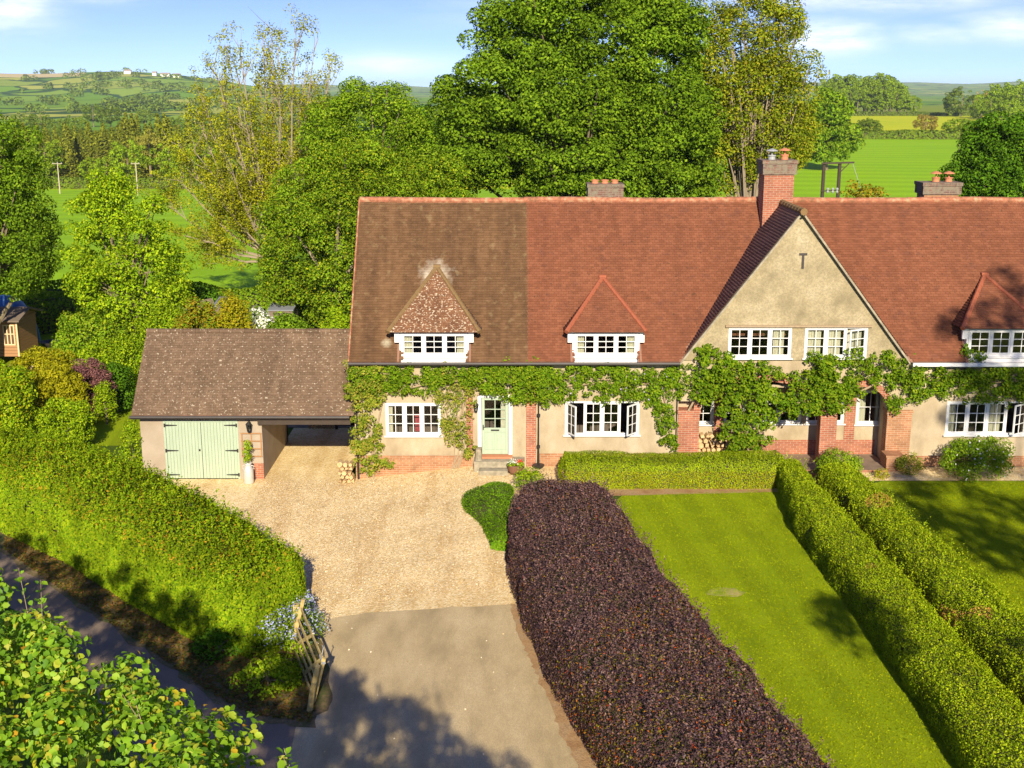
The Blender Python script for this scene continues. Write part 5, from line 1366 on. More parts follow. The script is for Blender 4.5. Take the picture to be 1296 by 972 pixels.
climber('wisteria', 'wisteria band over the window with opened casements, trailing down its right side', [(720, 474, 28, 14, .35), (760, 474, 30, 12, .35), (800, 475, 30, 13, .35), (835, 478, 24, 14, .35), (715, 495, 24, 14, .35), (755, 494, 26, 12, .3), (800, 497, 28, 11, .3), (832, 500, 14, 20, .3), (842, 530, 12, 22, .25), (846, 556, 10, 14, .2), (858, 480, 14, 20, .3)],
        [[(850, 570), (846, 530), (838, 490), (800, 482), (720, 478)], [(700, 490), (760, 484), (850, 486), (880, 500)]], M['lf_wist'], 65, extra=(M['petal_lilac'], .01, .07))
climber('wisteria', 'large wisteria mound below the left gable window, trailing to the ground', [(905, 465, 26, 20, .7), (930, 480, 32, 24, .8), (965, 480, 26, 18, .7), (895, 490, 20, 20, .6), (950, 505, 30, 20, .7), (980, 510, 22, 16, .6), (935, 540, 18, 26, .5), (940, 568, 22, 10, .5), (960, 555, 14, 12, .4), (970, 530, 18, 12, .4), (925, 520, 14, 12, .4), (895, 450, 12, 10, .4)],
        [[(948, 580), (945, 545), (935, 510), (920, 480), (880, 470)], [(952, 580), (965, 540), (1000, 515), (1030, 500)], [(870, 520), (885, 495), (920, 480)]], M['lf_wist'], 66, leaf=.1, dens=430)
climber('wisteria', 'rounded wisteria mound between the two gable windows over the porch', [(1040, 465, 20, 20, .7), (1055, 480, 26, 22, .8), (1030, 485, 26, 18, .7), (1015, 505, 28, 16, .6), (1060, 505, 22, 16, .6), (1045, 515, 24, 12, .5), (1075, 495, 14, 14, .5), (1000, 515, 16, 12, .5)],
        [[(990, 520), (1030, 505), (1060, 490), (1045, 465)], [(1000, 510), (1050, 508), (1080, 500)]], M['lf_wist'], 67, leaf=.1, dens=430)
climber('wisteria', 'straggling wisteria over the right porch arch below the gable', [(1090, 457, 20, 13, .6), (1120, 462, 24, 14, .6), (1150, 470, 20, 16, .5), (1120, 485, 20, 10, .4), (1160, 490, 18, 18, .4), (1135, 510, 14, 12, .35), (1185, 478, 24, 16, .4), (1100, 480, 12, 10, .35)],
        [[(1080, 500), (1120, 480), (1160, 475), (1200, 480)], [(1075, 495), (1095, 470), (1140, 462)]], M['lf_wist'], 68, leaf=.09, dens=420)
climber('wisteria', 'shaded wisteria band under the white gutter at the far right', [(1200, 490, 24, 14, .4), (1235, 478, 28, 14, .4), (1270, 480, 30, 18, .4), (1300, 485, 30, 20, .4), (1245, 496, 28, 12, .35), (1280, 500, 24, 12, .3), (1350, 485, 40, 18, .4), (1235, 452, 14, 6, .2), (1222, 446, 5, 8, .15)],
        [[(1160, 480), (1230, 485), (1340, 480)]], M['lf_wist'], 69, dens=450)

# ------------------------------------------------------------------ trees around the house
Y = 66
big = [E3(740, 60, 110, 75, Y), E3(655, 55, 55, 60, Y), E3(830, 60, 60, 70, Y, -1), E3(615, 130, 62, 55, Y, -1), E3(700, 150, 95, 75, Y, -1.5), E3(820, 155, 85, 75, Y, -1), E3(640, 205, 85, 50, Y, -1), E3(760, 215, 110, 45, Y, -2), E3(860, 215, 50, 50, Y), E3(735, -10, 90, 60, Y), E3(590, 190, 35, 45, Y)]
tree('sycamore_tree', 'huge dense green sycamore rising behind the middle of the roof', 'tree', 'trees behind the house', (at(735, 300, Y)[0], Y, tz(3.5, Y)), big, 760, .78, 250, .165, M['lf_syc'], .5, 71, limbs=50, flat=.62, fill=.55)
Y = 68
ol = [E3(955, 50, 50, 52, Y), E3(915, 70, 42, 60, Y), E3(990, 110, 50, 60, Y), E3(930, 140, 60, 70, Y), E3(985, 175, 55, 55, Y), E3(915, 210, 45, 45, Y), E3(1000, 30, 14, 35, Y), E3(905, 20, 24, 22, Y), E3(960, 0, 20, 24, Y)]
tree('field_maple', 'olive-yellow tree with visible upright branches left of the tall chimney', 'tree', 'trees behind the house', (at(950, 300, Y)[0], Y, tz(13, Y)), ol, 380, .55, 120, .14, M['lf_olive'], .28, 72, limbs=110, bark='pale_bark', flat=.9, fill=.2)
Y = 75
tree('ash_tree', 'light green rounded tree behind the left end of the roof', 'tree', 'trees behind the house', (at(470, 330, Y)[0], Y, tz(-8, Y)), [E3(475, 160, 62, 55, Y), E3(430, 175, 48, 50, Y), E3(520, 190, 50, 50, Y), E3(450, 130, 28, 24, Y), E3(500, 240, 60, 50, Y), E3(540, 230, 40, 40, Y)], 260, .68, 170, .145, M['lf_mid'], .35, 73, limbs=20)
Y = 88
tree('round_tree', 'smooth dark rounded tree crown behind the light green tree', 'tree', 'trees behind the house', (at(528, 300, Y)[0], Y, tz(-8, Y)), [E3(520, 176, 36, 42, Y), E3(540, 215, 35, 40, Y)], 120, .7, 120, .2, M['lf_dark'], .3, 74, limbs=8)
Y = 60
tree('willow_tree', 'large feathery grey-green tree crowding the left gable end of the house', 'tree', 'trees behind the house', (at(415, 400, Y)[0], Y, tz(-9, Y)), [E3(405, 285, 74, 78, Y), E3(440, 230, 55, 55, Y), E3(390, 350, 62, 50, Y), E3(430, 370, 60, 45, Y, 1), E3(480, 250, 50, 60, Y, 1), E3(370, 330, 40, 60, Y), E3(540, 250, 60, 50, Y, 2)], 520, .56, 180, .115, M['lf_mid'], .35, 75, limbs=10, bark='pale_bark', extra=(M['lf_ash'], .12, .12))
Y = 56
tree('young_tree', 'bright green bushy tree standing in front of the pasture at the left', 'tree', 'trees in the left garden', (at(165, 420, Y)[0], Y, tz(-18, Y)), [E3(136, 240, 28, 32, Y), E3(125, 275, 34, 35, Y), E3(180, 290, 38, 38, Y), E3(150, 320, 60, 45, Y), E3(190, 345, 45, 42, Y), E3(130, 360, 42, 40, Y), E3(170, 385, 60, 35, Y), E3(205, 375, 30, 30, Y)], 230, .5, 120, .13, M['lf_bright'], .2, 76, limbs=25)
tree('sycamore_tree', 'tall green tree cut off by the left edge of the view', 'tree', 'trees in the left garden', (at(-20, 420, 57)[0], 57, tz(-25, 57)), [E3(-10, 200, 62, 50, 57), E3(20, 240, 42, 42, 57), E3(-20, 290, 85, 55, 57), E3(35, 315, 40, 35, 57), E3(0, 350, 60, 35, 57), E3(-40, 250, 70, 80, 57)], 300, .55, 160, .13, M['lf_syc'], .35, 77, limbs=25)
Y = 74
tree('dark_tree', 'dark green spreading tree behind the right-hand chimney', 'tree', 'trees behind the house', (at(1270, 300, Y)[0], Y, tz(29, Y)), [E3(1262, 190, 45, 40, Y), E3(1300, 200, 60, 50, Y), E3(1245, 225, 45, 32, Y), E3(1215, 235, 22, 22, Y), E3(1345, 220, 60, 50, Y), E3(1290, 240, 80, 30, Y)], 260, .62, 160, .165, M['lf_dark'], .3, 78, limbs=20)
tree('low_bush', 'sprawling reddish sapling just above the ridge beside the double pole', 'tree', 'trees behind the house', (at(1090, 290, 60)[0], 60, 0), [E3(1085, 246, 18, 11, 60), E3(1105, 248, 14, 8, 60)], 22, .4, 25, .14, M['lf_rust'], .06, 79, limbs=14)
Y = 272
tree('oak_tree', 'round solitary dark tree standing in the bright pasture', 'tree', 'field trees', (at(1045, 212, Y)[0], Y, tz(65, Y)), [E3(1048, 150, 24, 32, Y), E3(1050, 180, 34, 30, Y), E3(1030, 175, 22, 30, Y), E3(1048, 135, 14, 20, Y)], 130, 1.6, 110, .6, M['lf_mid'], .5, 80, limbs=10)

# tall sparse tree, half bare, left of the roof
def sparse_tree():
    rng = np.random.RandomState(81); Y = 78
    bx, _ = at(352, 345, Y); bz = tz(bx, Y)
    t = thing('half_bare_tree', 'tall half-bare tree with long pale upswept branches against the sky', 'tree', (bx, Y, bz), 'trees behind the house')
    b = MB(); tips = []
    crotch = np.array([bx, Y, bz + 3.2])
    b.tube([(bx, Y, bz - .3), tuple(crotch)], [.42, .33], 8); b.build('trunk', M['pale_bark'], t)
    b = MB()
    ends = [(300, 48), (332, 42), (352, 60), (375, 38), (398, 60), (418, 92), (405, 130), (268, 72), (280, 110), (250, 150), (245, 190), (225, 225), (215, 262), (240, 300), (262, 322), (300, 90), (330, 110), (360, 100), (385, 110), (310, 150), (290, 200), (270, 240), (300, 280), (340, 160), (370, 180), (410, 170), (395, 220), (350, 220), (320, 240), (225, 180), (285, 60), (345, 35), (388, 80), (255, 120)]
    for (px, py) in ends:
        yy = Y + rng.uniform(-3.2, 3.2); ex, ez = at(px, py, yy); e = np.array([ex, yy, ez])
        d = e - crotch; m1 = crotch + d * .35 + np.array([d[0] * .12, 0, -abs(d[0]) * .05]); m2 = crotch + d * .7 + np.array([d[0] * .06, 0, .0])
        wob_ = lambda: rng.randn(3) * .12
        pts = [crotch, m1 + wob_(), m2 + wob_(), e]
        b.tube([tuple(p) for p in pts], [.11, .07, .04, .012], 5)
        for k in range(18):
            f_ = rng.uniform(.25, 1.0)
            i = min(2, int(f_ * 3)); q = pts[i] + (pts[i + 1] - pts[i]) * (f_ * 3 - i)
            sd_ = rng.randn(3) * .5 + d / np.linalg.norm(d) * .9 + np.array([0, 0, .5]); sd_ /= np.linalg.norm(sd_)
            L_ = rng.uniform(.8, 2.3); q2 = q + sd_ * L_ * .5 + rng.randn(3) * .08; q3 = q + sd_ * L_ + np.array([0, 0, .2])
            b.tube([tuple(q), tuple(q2), tuple(q3)], [.024, .016, .006], 4)
            dens_ = 1.0 if ez < 9 else (.35 if ez > 13 else .7)
            for g_ in (q2, q3, (q2 + q3) / 2, q3 + rng.randn(3) * .25):
                if rng.rand() < dens_: tips.append(g_)
    b.build('branches', M['pale_bark'], t)
    C = np.array(tips); P, N = clumps(rng, C, rng.uniform(.25, .6, len(C)), 34, .9, .3, .7, .1)
    leaves('crown', P, N, .13, M['lf_ash'], t, rng)
sparse_tree()

# ------------------------------------------------------------------ garden behind and left of the garage
gs_ = 'shrubs in the left garden'
shrub('garden_shrub', 'loose grey-green shrub with upright sprays left of the garage roof', 125, 420, 55, 34, M['lf_mid'], 101, Y=55, group=gs_, leaf=.12, rcl=.36, extra=(M['lf_ash'], .1, .1))
shrub('garden_shrub', 'yellow-green scrambling shrub beneath the loose grey-green one', 150, 452, 60, 28, M['lf_bright'], 102, Y=51, group=gs_, leaf=.1, rcl=.32)
shrub('garden_shrub', 'bright shrub rising behind the left end of the garage ridge', 205, 408, 42, 28, M['lf_bright'], 103, Y=53, group=gs_, leaf=.11, rcl=.34)
shrub('garden_shrub', 'olive and rust tinted bush just above the garage ridge', 252, 402, 36, 24, M['lf_rust'], 104, Y=52, group=gs_, leaf=.1, rcl=.3, extra=(M['lf_mid'], .4, .1))
shrub('garden_shrub', 'tall thin rusty yellow shrub above the middle of the garage ridge', 294, 398, 22, 32, M['lf_yel'], 105, Y=52, group=gs_, leaf=.1, rcl=.28, extra=(M['lf_rust'], .3, .1))
shrub('flowering_shrub', 'small shrub covered in cream blossom behind the garage ridge', 329, 402, 11, 15, M['lf_mid'], 106, Y=54, group=gs_, leaf=.1, rcl=.22, extra=(M['petal_white'], .8, .12))
shrub('garden_shrub', 'dense fresh green laurel bush at the right of the garage ridge', 366, 412, 42, 14, M['lf_syc'], 107, Y=50, group=gs_, leaf=.12, rcl=.28)
shrub('garden_shrub', 'mixed shrub squeezed between the laurel and the gable end', 425, 408, 24, 20, M['lf_bright'], 108, Y=50, group=gs_, leaf=.1, rcl=.28)
shrub('garden_shrub', 'dark rounded bush in shade below the pasture at the left', 255, 378, 24, 22, M['lf_dark'], 109, Y=66, group=gs_, leaf=.14, rcl=.4)
shrub('golden_shrub', 'yellow-green brushy conifer behind the summerhouse hedge', 58, 462, 48, 26, M['lf_yel'], 110, Y=50, group=gs_, leaf=.09, rcl=.26, dens=420)
shrub('golden_shrub', 'yellow-green brushy conifer in front of the violet bush', 72, 487, 42, 26, M['lf_yel'], 111, Y=46.5, group=gs_, leaf=.08, rcl=.24, dens=420)
shrub('purple_bush', 'rounded dark violet bush left of the garage gable', 112, 478, 34, 26, M['lf_violet'], 112, Y=48, group=gs_, leaf=.08, rcl=.24, dens=460)
shrub('garden_shrub', 'small bright climber tangled on the violet bush', 132, 500, 12, 20, M['lf_bright'], 113, Y=47, group=gs_, leaf=.08, rcl=.2)
shrub('garden_shrub', 'fresh green leafy shrub in front of the golden conifers', 82, 528, 38, 28, M['lf_bright'], 114, Y=43.5, group=gs_, leaf=.09, rcl=.27, dens=360)
shrub('garden_shrub', 'tall bright shrub at the left edge of the view below the summerhouse', 4, 500, 40, 50, M['lf_bright'], 115, Y=44.5, group=gs_, leaf=.1, rcl=.32, dens=340, extra=(M['lf_yel'], .12, .1))
shrub('garden_shrub', 'small green shrub tucked against the left wall of the garage', 166, 553, 10, 24, M['lf_bright'], 116, Y=40.0, group=gs_, leaf=.07, rcl=.2)
shrub('garden_shrub', 'dark tall bush against the gable of the garage', 150, 490, 16, 36, M['lf_dark'], 117, Y=49, group=gs_, leaf=.1, rcl=.3)
# rough hedge along the garden edge and pasture
def fieldhedge(label, pts, w_, h_, mat, seed, leaf=.2, n_m2=60, amp=.35, grp='field boundary hedges', lf=.5, name='field_hedge'):
    secs = []
    for i, (x, y) in enumerate(pts):
        q = pts[min(i + 1, len(pts) - 1)]; p = pts[max(i - 1, 0)]
        d = np.array([q[0] - p[0], q[1] - p[1]]); d = d / np.linalg.norm(d); n_ = np.array([-d[1], d[0]]) * w_ / 2
        secs.append((x + n_[0], y + n_[1], x - n_[0], y - n_[1], tz(x, y) - .2, h_ + .2))
    return hedge(name, label, secs, n_m2, leaf, mat, seed, grp, amp=amp, lf=lf, expo=2.6, core=.85)
fieldhedge('overgrown mixed hedge between the garden and the pasture behind the garage', [(-36, 64), (-28, 66), (-20, 68), (-14, 69), (-8, 70), (-2, 70)], 3, 2.6, M['lf_mid'], 121, .16, 150, .5)
fieldhedge('shaded hedge at the far side of the left garden', [(-45, 68), (-36, 70), (-28, 71), (-22, 72)], 2.2, 2.6, M['lf_dark'], 122, .16, 150, .4)
fieldhedge('low hedge at the far edge of the left pasture', [(-150, 306), (-110, 303), (-70, 302), (-40, 302), (-10, 304)], 4, 2.6, M['lf_fardk'], 123, .6, 12, .5, lf=.15)
fieldhedge('long low hedge at the far edge of the right pasture', [(60, 446), (110, 448), (160, 446), (215, 446), (260, 449)], 5, 3.0, M['lf_fardk'], 124, .9, 6, .8, lf=.1)
fieldhedge('thin hedge between the yellow meadow and the upper meadow', [(120, 888), (200, 885), (330, 888), (460, 888)], 6, 2.4, M['lf_fardk'], 125, 1.0, 4, .8, lf=.08)

# far trees: a few prototypes copied
def proto(name, cat, kind, seed, h, w_, mat, label, group):
    rng = np.random.RandomState(seed)
    t = thing(name, label, cat, (0, 0, 0), group)
    if kind == 'conifer':
        Ps, Ns = [], []
        for k in range(26):
            f_ = k / 25; z = h * (.12 + .88 * f_); r = w_ / 2 * (1 - f_) ** .8 * rng.uniform(.8, 1.15) + .15
            n = int(26 + 60 * (1 - f_)); a = rng.rand(n) * 6.283; q = rng.rand(n) ** .5
            Ps.append(np.stack([r * q * np.cos(a), r * q * np.sin(a), z - .35 * r * q + rng.randn(n) * .12], 1)); Ns.append(np.stack([np.cos(a) * .6, np.sin(a) * .6, np.ones(n)], 1) + rng.randn(n, 3) * .4)
        leaves('crown', np.concatenate(Ps), np.concatenate(Ns), .85, mat, t, rng, asp=.5)
    else:
        ells = [(0, 0, h * .6, w_ * .42, w_ * .42, h * .36)] + [(math.cos(a) * w_ * .24, math.sin(a) * w_ * .24, h * rng.uniform(.36, .68), w_ * .28, w_ * .28, h * .24) for a in rng.uniform(0, 6.28, 6)]
        C = crown_centres(rng, ells, 90, low=-.95); P, N = clumps(rng, C, w_ * .075 * rng.uniform(.7, 1.3, len(C)), 38, .75, .5)
        leaves('crown', P, N, w_ * .05, mat, t, rng)
    b = MB(); b.tube([(0, 0, -1), (0, 0, h * .45), (0, 0, h * .85)], [.035 * h * .8, .02 * h, .004 * h], 6); b.build('trunk', M['bark'], t)
    return t
def scatter(pr, spots, labels=None):
    for i, (px, Y, s_, *rest) in enumerate(spots):
        o = pr if i == 0 else copytree(pr)
        x = (px - 648) / sc(Y, -8)
        o.location = (x, Y, tz(x, Y) - .2); o.rotation_euler = (0, 0, (i * 2.4) % 6.28); o.scale = (s_, s_, s_ * (rest[0] if rest else 1))
        if labels and i < len(labels): o['label'] = labels[i]
rr = random.Random(12)
con = proto('conifer_tree', 'tree', 'conifer', 201, 15, 5.5, M['lf_con'], 'dark conifer standing in the plantation beyond the left pasture', 'conifers in the left plantation')
spots = []
for Y_ in (345, 362, 380, 400):
    px = 20 + rr.uniform(0, 10)
    while px < 330:
        k = 1.0 + (.18 if 150 < px < 245 else 0)
        spots.append((px, Y_ + rr.uniform(-6, 6), rr.uniform(.72, 1.0) * k)); px += rr.uniform(10, 17)
scatter(con, spots)
br_ = proto('broadleaf_tree', 'tree', 'round', 202, 10, 9, M['lf_far'], 'green broadleaf tree at the foot of the left plantation', 'broadleaf trees below the left plantation')
scatter(br_, [(40, 318, .9), (118, 320, .75), (135, 316, .8), (162, 314, 1.05, 1.15), (215, 322, 1.1), (232, 320, .9), (30, 330, 1.1), (58, 335, 1.2), (-10, 325, 1.2), (260, 325, 1.2), (300, 326, 1.1), (335, 328, 1.0)])
pale = proto('broadleaf_tree', 'tree', 'round', 203, 14, 9, leafmat('pale_far_leaves', [(0.10, 0.13, 0.04), (0.15, 0.18, 0.05)], .2), 'pale olive broadleaf tree among the dark conifers of the left plantation', None)
scatter(pale, [(190, 338, 1.0)])
bl_ = proto('broadleaf_tree', 'tree', 'round', 204, 12, 11, M['lf_fardk'], 'broadleaf tree behind the left plantation at the foot of the hill', 'broadleaf trees at the foot of the hill')
sp = [(px, 430 + rr.uniform(0, 120), rr.uniform(.7, 1.1)) for px in range(-10, 330, 19)]
sp += [(px, rr.uniform(600, 900), rr.uniform(.8, 1.5)) for px in range(30, 330, 22)]
scatter(bl_, sp)
wd = proto('broadleaf_tree', 'tree', 'round', 205, 22, 18, M['lf_far'], 'tall tree in the rounded wood above the yellow meadow', 'trees of the wood above the yellow meadow')
sp = []
for Y_, a0, a1, k in ((905, 1040, 1160, .95), (935, 1045, 1150, 1.2), (975, 1050, 1140, 1.35)):
    px = a0
    while px < a1:
        sp.append((px, Y_ + rr.uniform(-12, 12), rr.uniform(.85, 1.12) * k * (1.0 if px < 1135 else .75))); px += rr.uniform(9, 14)
scatter(wd, sp)
wr = proto('broadleaf_tree', 'tree', 'round', 206, 18, 18, M['lf_far'], 'tree in the belt on the right beyond the meadows', 'trees in the right-hand belt')
scatter(wr, [(1238, 720, .7), (1252, 700, .85), (1268, 760, 1.15), (1285, 740, 1.25), (1300, 700, 1.1), (1275, 690, .75), (1320, 730, 1.2), (1250, 760, 1.0), (1264, 800, 1.3), (1292, 800, 1.4)])
oak = proto('oak_tree', 'tree', 'round', 207, 18, 19, M['lf_fardk'], 'broad dark round oak standing left of the right-hand tree belt', 'field trees')
scatter(oak, [(1216, 860, 1.25, .9)])
bare = proto('dead_tree', 'tree', 'round', 208, 16, 10, leafmat('grey_twiggy_leaves', [(0.17, 0.16, 0.1), (0.24, 0.22, 0.14)], .1), 'grey thin-crowned tree behind the broad oak', 'field trees')
scatter(bare, [(1241, 800, 1.1, 1.1)])
bu = proto('field_bush', 'bush', 'round', 209, 7, 12, M['lf_fardk'], 'wide dark green bush at the left of the yellow meadow', 'bushes in the yellow meadow')
scatter(bu, [(1097, 480, .95)])
bu2 = proto('field_bush', 'bush', 'round', 210, 8, 9, leafmat('grey_bush_leaves', [(0.10, 0.11, 0.04), (0.15, 0.15, 0.06)], .2), 'greyish rounded bush in the middle of the yellow meadow', 'bushes in the yellow meadow')
scatter(bu2, [(1170, 480, 1.1)])
bu3 = proto('field_bush', 'bush', 'round', 211, 7, 11, M['lf_far'], 'pair-crowned green bush right of the greyish one in the meadow', 'bushes in the yellow meadow')
scatter(bu3, [(1210, 480, 1.2, .85)])
ct = proto('broadleaf_tree', 'tree', 'round', 212, 14, 13, M['lf_fardk'], 'distant tree in the valley between the ash and the sycamore', 'trees in the valley')
scatter(ct, [(px, rr.uniform(700, 1100), rr.uniform(.7, 1.2)) for px in (425, 440, 540, 552, 562)])
# hedgerow trees scattered over the hill: too many and small to count
rng = np.random.RandomState(33)
n = 300; yy_ = rng.uniform(1350, 3020, n); px_ = rng.uniform(-60, 420, n)
xx_ = (px_ - 648) / F * yy_
tzz = terrain(xx_, yy_)
cl = np.sin(xx_ * .011 + yy_ * .004) + np.sin(yy_ * .013 - xx_ * .006) + rng.rand(n) * 1.4
ok = cl > 1.1
xx_, yy_, tzz = xx_[ok], yy_[ok], tzz[ok]
Cc = []
for x, y, z in zip(xx_, yy_, tzz):
    for q in range(rng.randint(1, 6)):
        Cc.append((x + rng.uniform(-26, 26), y + rng.uniform(-12, 12), z))
Cc = np.array(Cc); Cc[:, 2] = terrain(Cc[:, 0], Cc[:, 1]) + 4
P, N = clumps(rng, Cc, rng.uniform(4.5, 10, len(Cc)), 34, .75, .5)
rr_ = np.random.RandomState(2)
V_, F_ = leaf_arrays(P, N, np.full(len(P), 4.2), rr_)
o = link('hillside_trees', npmesh('hillside_trees', V_, F_), M['lf_fardk']); tag(o, 'scattered hedgerow trees and copses over the far hillside', 'trees', None, 'stuff')
# farm buildings on the hill crest
wm = nmat('whitewashed_farm_wall', [(0.7, 0.66, 0.58), (0.8, 0.77, 0.7)], .2); rm = nmat('farm_slate', [(0.25, 0.2, 0.17), (0.32, 0.25, 0.2)], .2)
for i, (px, Y, wx, h, lab) in enumerate(((176, 2830, 15, 6, 'small white farmhouse on the hill, leftmost of the hill buildings'), (209, 2780, 9, 6, 'tiny white cottage on the hill between farmhouse and long barn'), (222, 2770, 20, 5, 'long pale barn on the far hill'), (236, 2760, 16, 6, 'pale farmhouse on the far hill, rightmost of the hill buildings'))):
    x = (px - 648) / F * Y; z = tz(x, Y)
    t = thing('hill_farmhouse', lab, 'building', (x, Y, z), 'buildings on the far hill')
    MB().box(x - wx / 2, x + wx / 2, Y, Y + 8, z - 2, z + h).build('wall', wm, t)
    MB().prismx([(Y - .5, z + h), (Y + 8.5, z + h), (Y + 4, z + h + 3.5)], x - wx / 2 - .5, x + wx / 2 + .5).build('roof', rm, t)

# ------------------------------------------------------------------ poles and garden furniture
def pole(px, Y, ptop, label, mat, arm=1.0, r=.14, name='utility_pole', grp='utility poles'):
    x, zt = at(px, ptop, Y); z0 = tz(x, Y)
    t = thing(name, label, 'utility pole', (x, Y, z0), grp)
    MB().tube([(x, Y, z0 - .5), (x, Y, zt)], [r, r * .75], 8).build('pole', M[mat], t)
    if arm:
        b = MB(); b.obox((x - arm, Y - .15, zt - .35), (x + arm, Y - .15, zt - .35), .12, .1); b.build('cross_arm', M[mat], t)
        for q in (-.85, 0, .85): MB().lathe(x + q * arm, Y - .15, [(.05, zt - .29), (.09, zt - .2), (.05, zt - .12), (.07, zt - .05)], 8).build('insulator', M['steel'], t)
pole(72.5, 272, 205, 'pale wooden power pole with crossarm, left one in the pasture', 'pole_pale', 1.1)
pole(171.5, 262, 205, 'pale wooden power pole with crossarm, right one in the pasture', 'pole_pale', .9)
pole(1215.5, 300, 172, 'thin pale pole standing in the right-hand pasture', 'pole_pale', 0, .12)
Y = 100
xa, zt = at(1043, 207, Y); xb, _ = at(1063, 206, Y)
t = thing('twin_pole', 'dark twin-post electricity pole with steel crossarm behind the roof', 'utility pole', ((xa + xb) / 2, Y, tz(xa, Y)), 'utility poles')
for x in (xa, xb): MB().tube([(x, Y, tz(xa, Y) - .5), (x, Y, zt)], [.17, .14], 9).build('post', M['pole_dark'], t)
b = MB(); b.obox((xa - .25, Y - .2, zt + .02), (xb + 1.1, Y - .2, zt + .1), .14, .12).obox((xb, Y - .15, zt - .7), (xb + .7, Y - .15, zt), .06, .06).obox((xa - .2, Y - .2, zt - 2.2), (xb - .05, Y - .2, zt - 2.1), .1, .08); b.build('cross_arm', M['pole_dark'], t)
for q in (.35, .75, 1.1): MB().lathe(xa + q, Y - .3, [(.05, zt - 2.35), (.13, zt - 2.25), (.06, zt - 2.15), (.13, zt - 2.0), (.04, zt - 1.9)], 8).build('insulator', M['steel'], t)
b = MB(); b.tube([(xb + 1.0, Y - .2, zt), (xb + 1.6, Y - 3, zt - 3.4)], .02, 4); b.build('stay_wire', M['steel'], t)
# summerhouse
Y = 58
x1, _ = at(24, 440, Y); z0 = tz(x1, Y)
t = thing('summerhouse', 'brown timber summerhouse with cream window bars at the left edge', 'summerhouse', (x1 - 1.2, Y, 0))
zr, ze = at(20, 388, Y)[1], at(20, 405, Y)[1]; zb0 = at(20, 446, Y)[1]
b = MB(); n_ = 12
for i in range(n_): zz = zb0 - .2 + (ze - zb0 + .2) * i / n_; b.box(x1 - 2.6, x1, Y + .002 * (i % 2), Y + 2.4, zz, zz + (ze - zb0 + .2) / n_ - .012)
b.prismx([(Y, ze), (Y + 2.4, ze), (Y + 1.2, ze + .3)], x1 - 2.55, x1 - .02)
b.build('wall', M['shed_wood'], t)
xw0, xw1 = at(4, 420, Y)[0], at(18.5, 420, Y)[0]; zw0, zw1 = at(10, 437, Y)[1], at(10, 411, Y)[1]
wf = MB().box(xw0, xw1, Y - .03, Y - .004, zw0, zw0 + .06).box(xw0, xw1, Y - .03, Y - .004, zw1 - .06, zw1)
for k in range(4): xx = xw0 + (xw1 - xw0 - .05) * k / 3; wf.box(xx, xx + .05, Y - .035, Y - .005, zw0 + .06, zw1 - .06)
wf.box(xw0 + .05, xw1 - .05, Y - .033, Y - .006, (zw0 * .45 + zw1 * .55) - .02, (zw0 * .45 + zw1 * .55) + .02)
cream = nmat('cream_bars', [(0.6, 0.45, 0.25), (0.68, 0.52, 0.3)], 3)
wf = wf.build('window', cream, t)
MB().box(xw0 + .03, xw1 - .03, Y - .003, Y - .001, zw0 + .03, zw1 - .03).build('pane', nmat('dim_shed_glass', [(0.10, 0.06, 0.035), (0.14, 0.08, 0.045)], 3, None, .15, spec=.6), wf)
for xx in (x1 - .06,): MB().box(xx, xx + .07, Y - .02, Y + .05, zb0 - .2, ze).build('corner_post', cream, t)
b = MB(); b.prismx([(Y - .35, ze - .05), (Y + 1.2, ze + .36), (Y + 2.75, ze - .05), (Y + 2.75, ze + .02), (Y + 1.2, ze + .44), (Y - .35, ze + .02)], x1 - 2.8, x1 + .25); b.build('roof', M['felt'], t)
# blue tent
Y = 63; xt, zt0 = at(9, 415, Y)
t = thing('dome_tent', 'blue dome tent pitched behind the summerhouse', 'tent', (xt, Y, tz(xt, Y)))
zz0 = tz(xt, Y)
MB().lathe(xt, Y, [(1.55, zz0), (1.5, zz0 + .9), (1.3, zz0 + 1.65), (.9, zz0 + 2.3), (.42, zz0 + 2.62), (.02, zz0 + 2.7)], 24).build('tent_body', M['tent'], t, smooth=True)
b = MB()
for a in (0.35, 1.9):
    pts = []
    for k in range(13):
        q = math.pi * k / 12; pts.append((xt + 1.56 * math.cos(q) * math.cos(a), Y + 1.56 * math.cos(q) * math.sin(a), zz0 + 2.72 * math.sin(q)))
    b.tube(pts, .05, 6)
b.build('tent_pole_sleeve', M['tent_light'], t)
xf, _ = at(61, 402, 62); zf = tz(xf, 62)
t = thing('fire_bowl', 'rusty dark fire bowl on the shaded grass beside the tent', 'fire pit', (xf, 62, zf))
MB().lathe(xf, 62, [(.18, zf + .1), (.45, zf + .3), (.55, zf + .42), (.5, zf + .42), (.3, zf + .28)], 18).build('bowl', M['gutter'], t)
b = MB()
for a in (0, 2.1, 4.2): b.tube([(xf + .3 * math.cos(a), 62 + .3 * math.sin(a), zf + .25), (xf + .4 * math.cos(a), 62 + .4 * math.sin(a), zf)], .025, 5)
b.build('leg', M['gutter'], t)
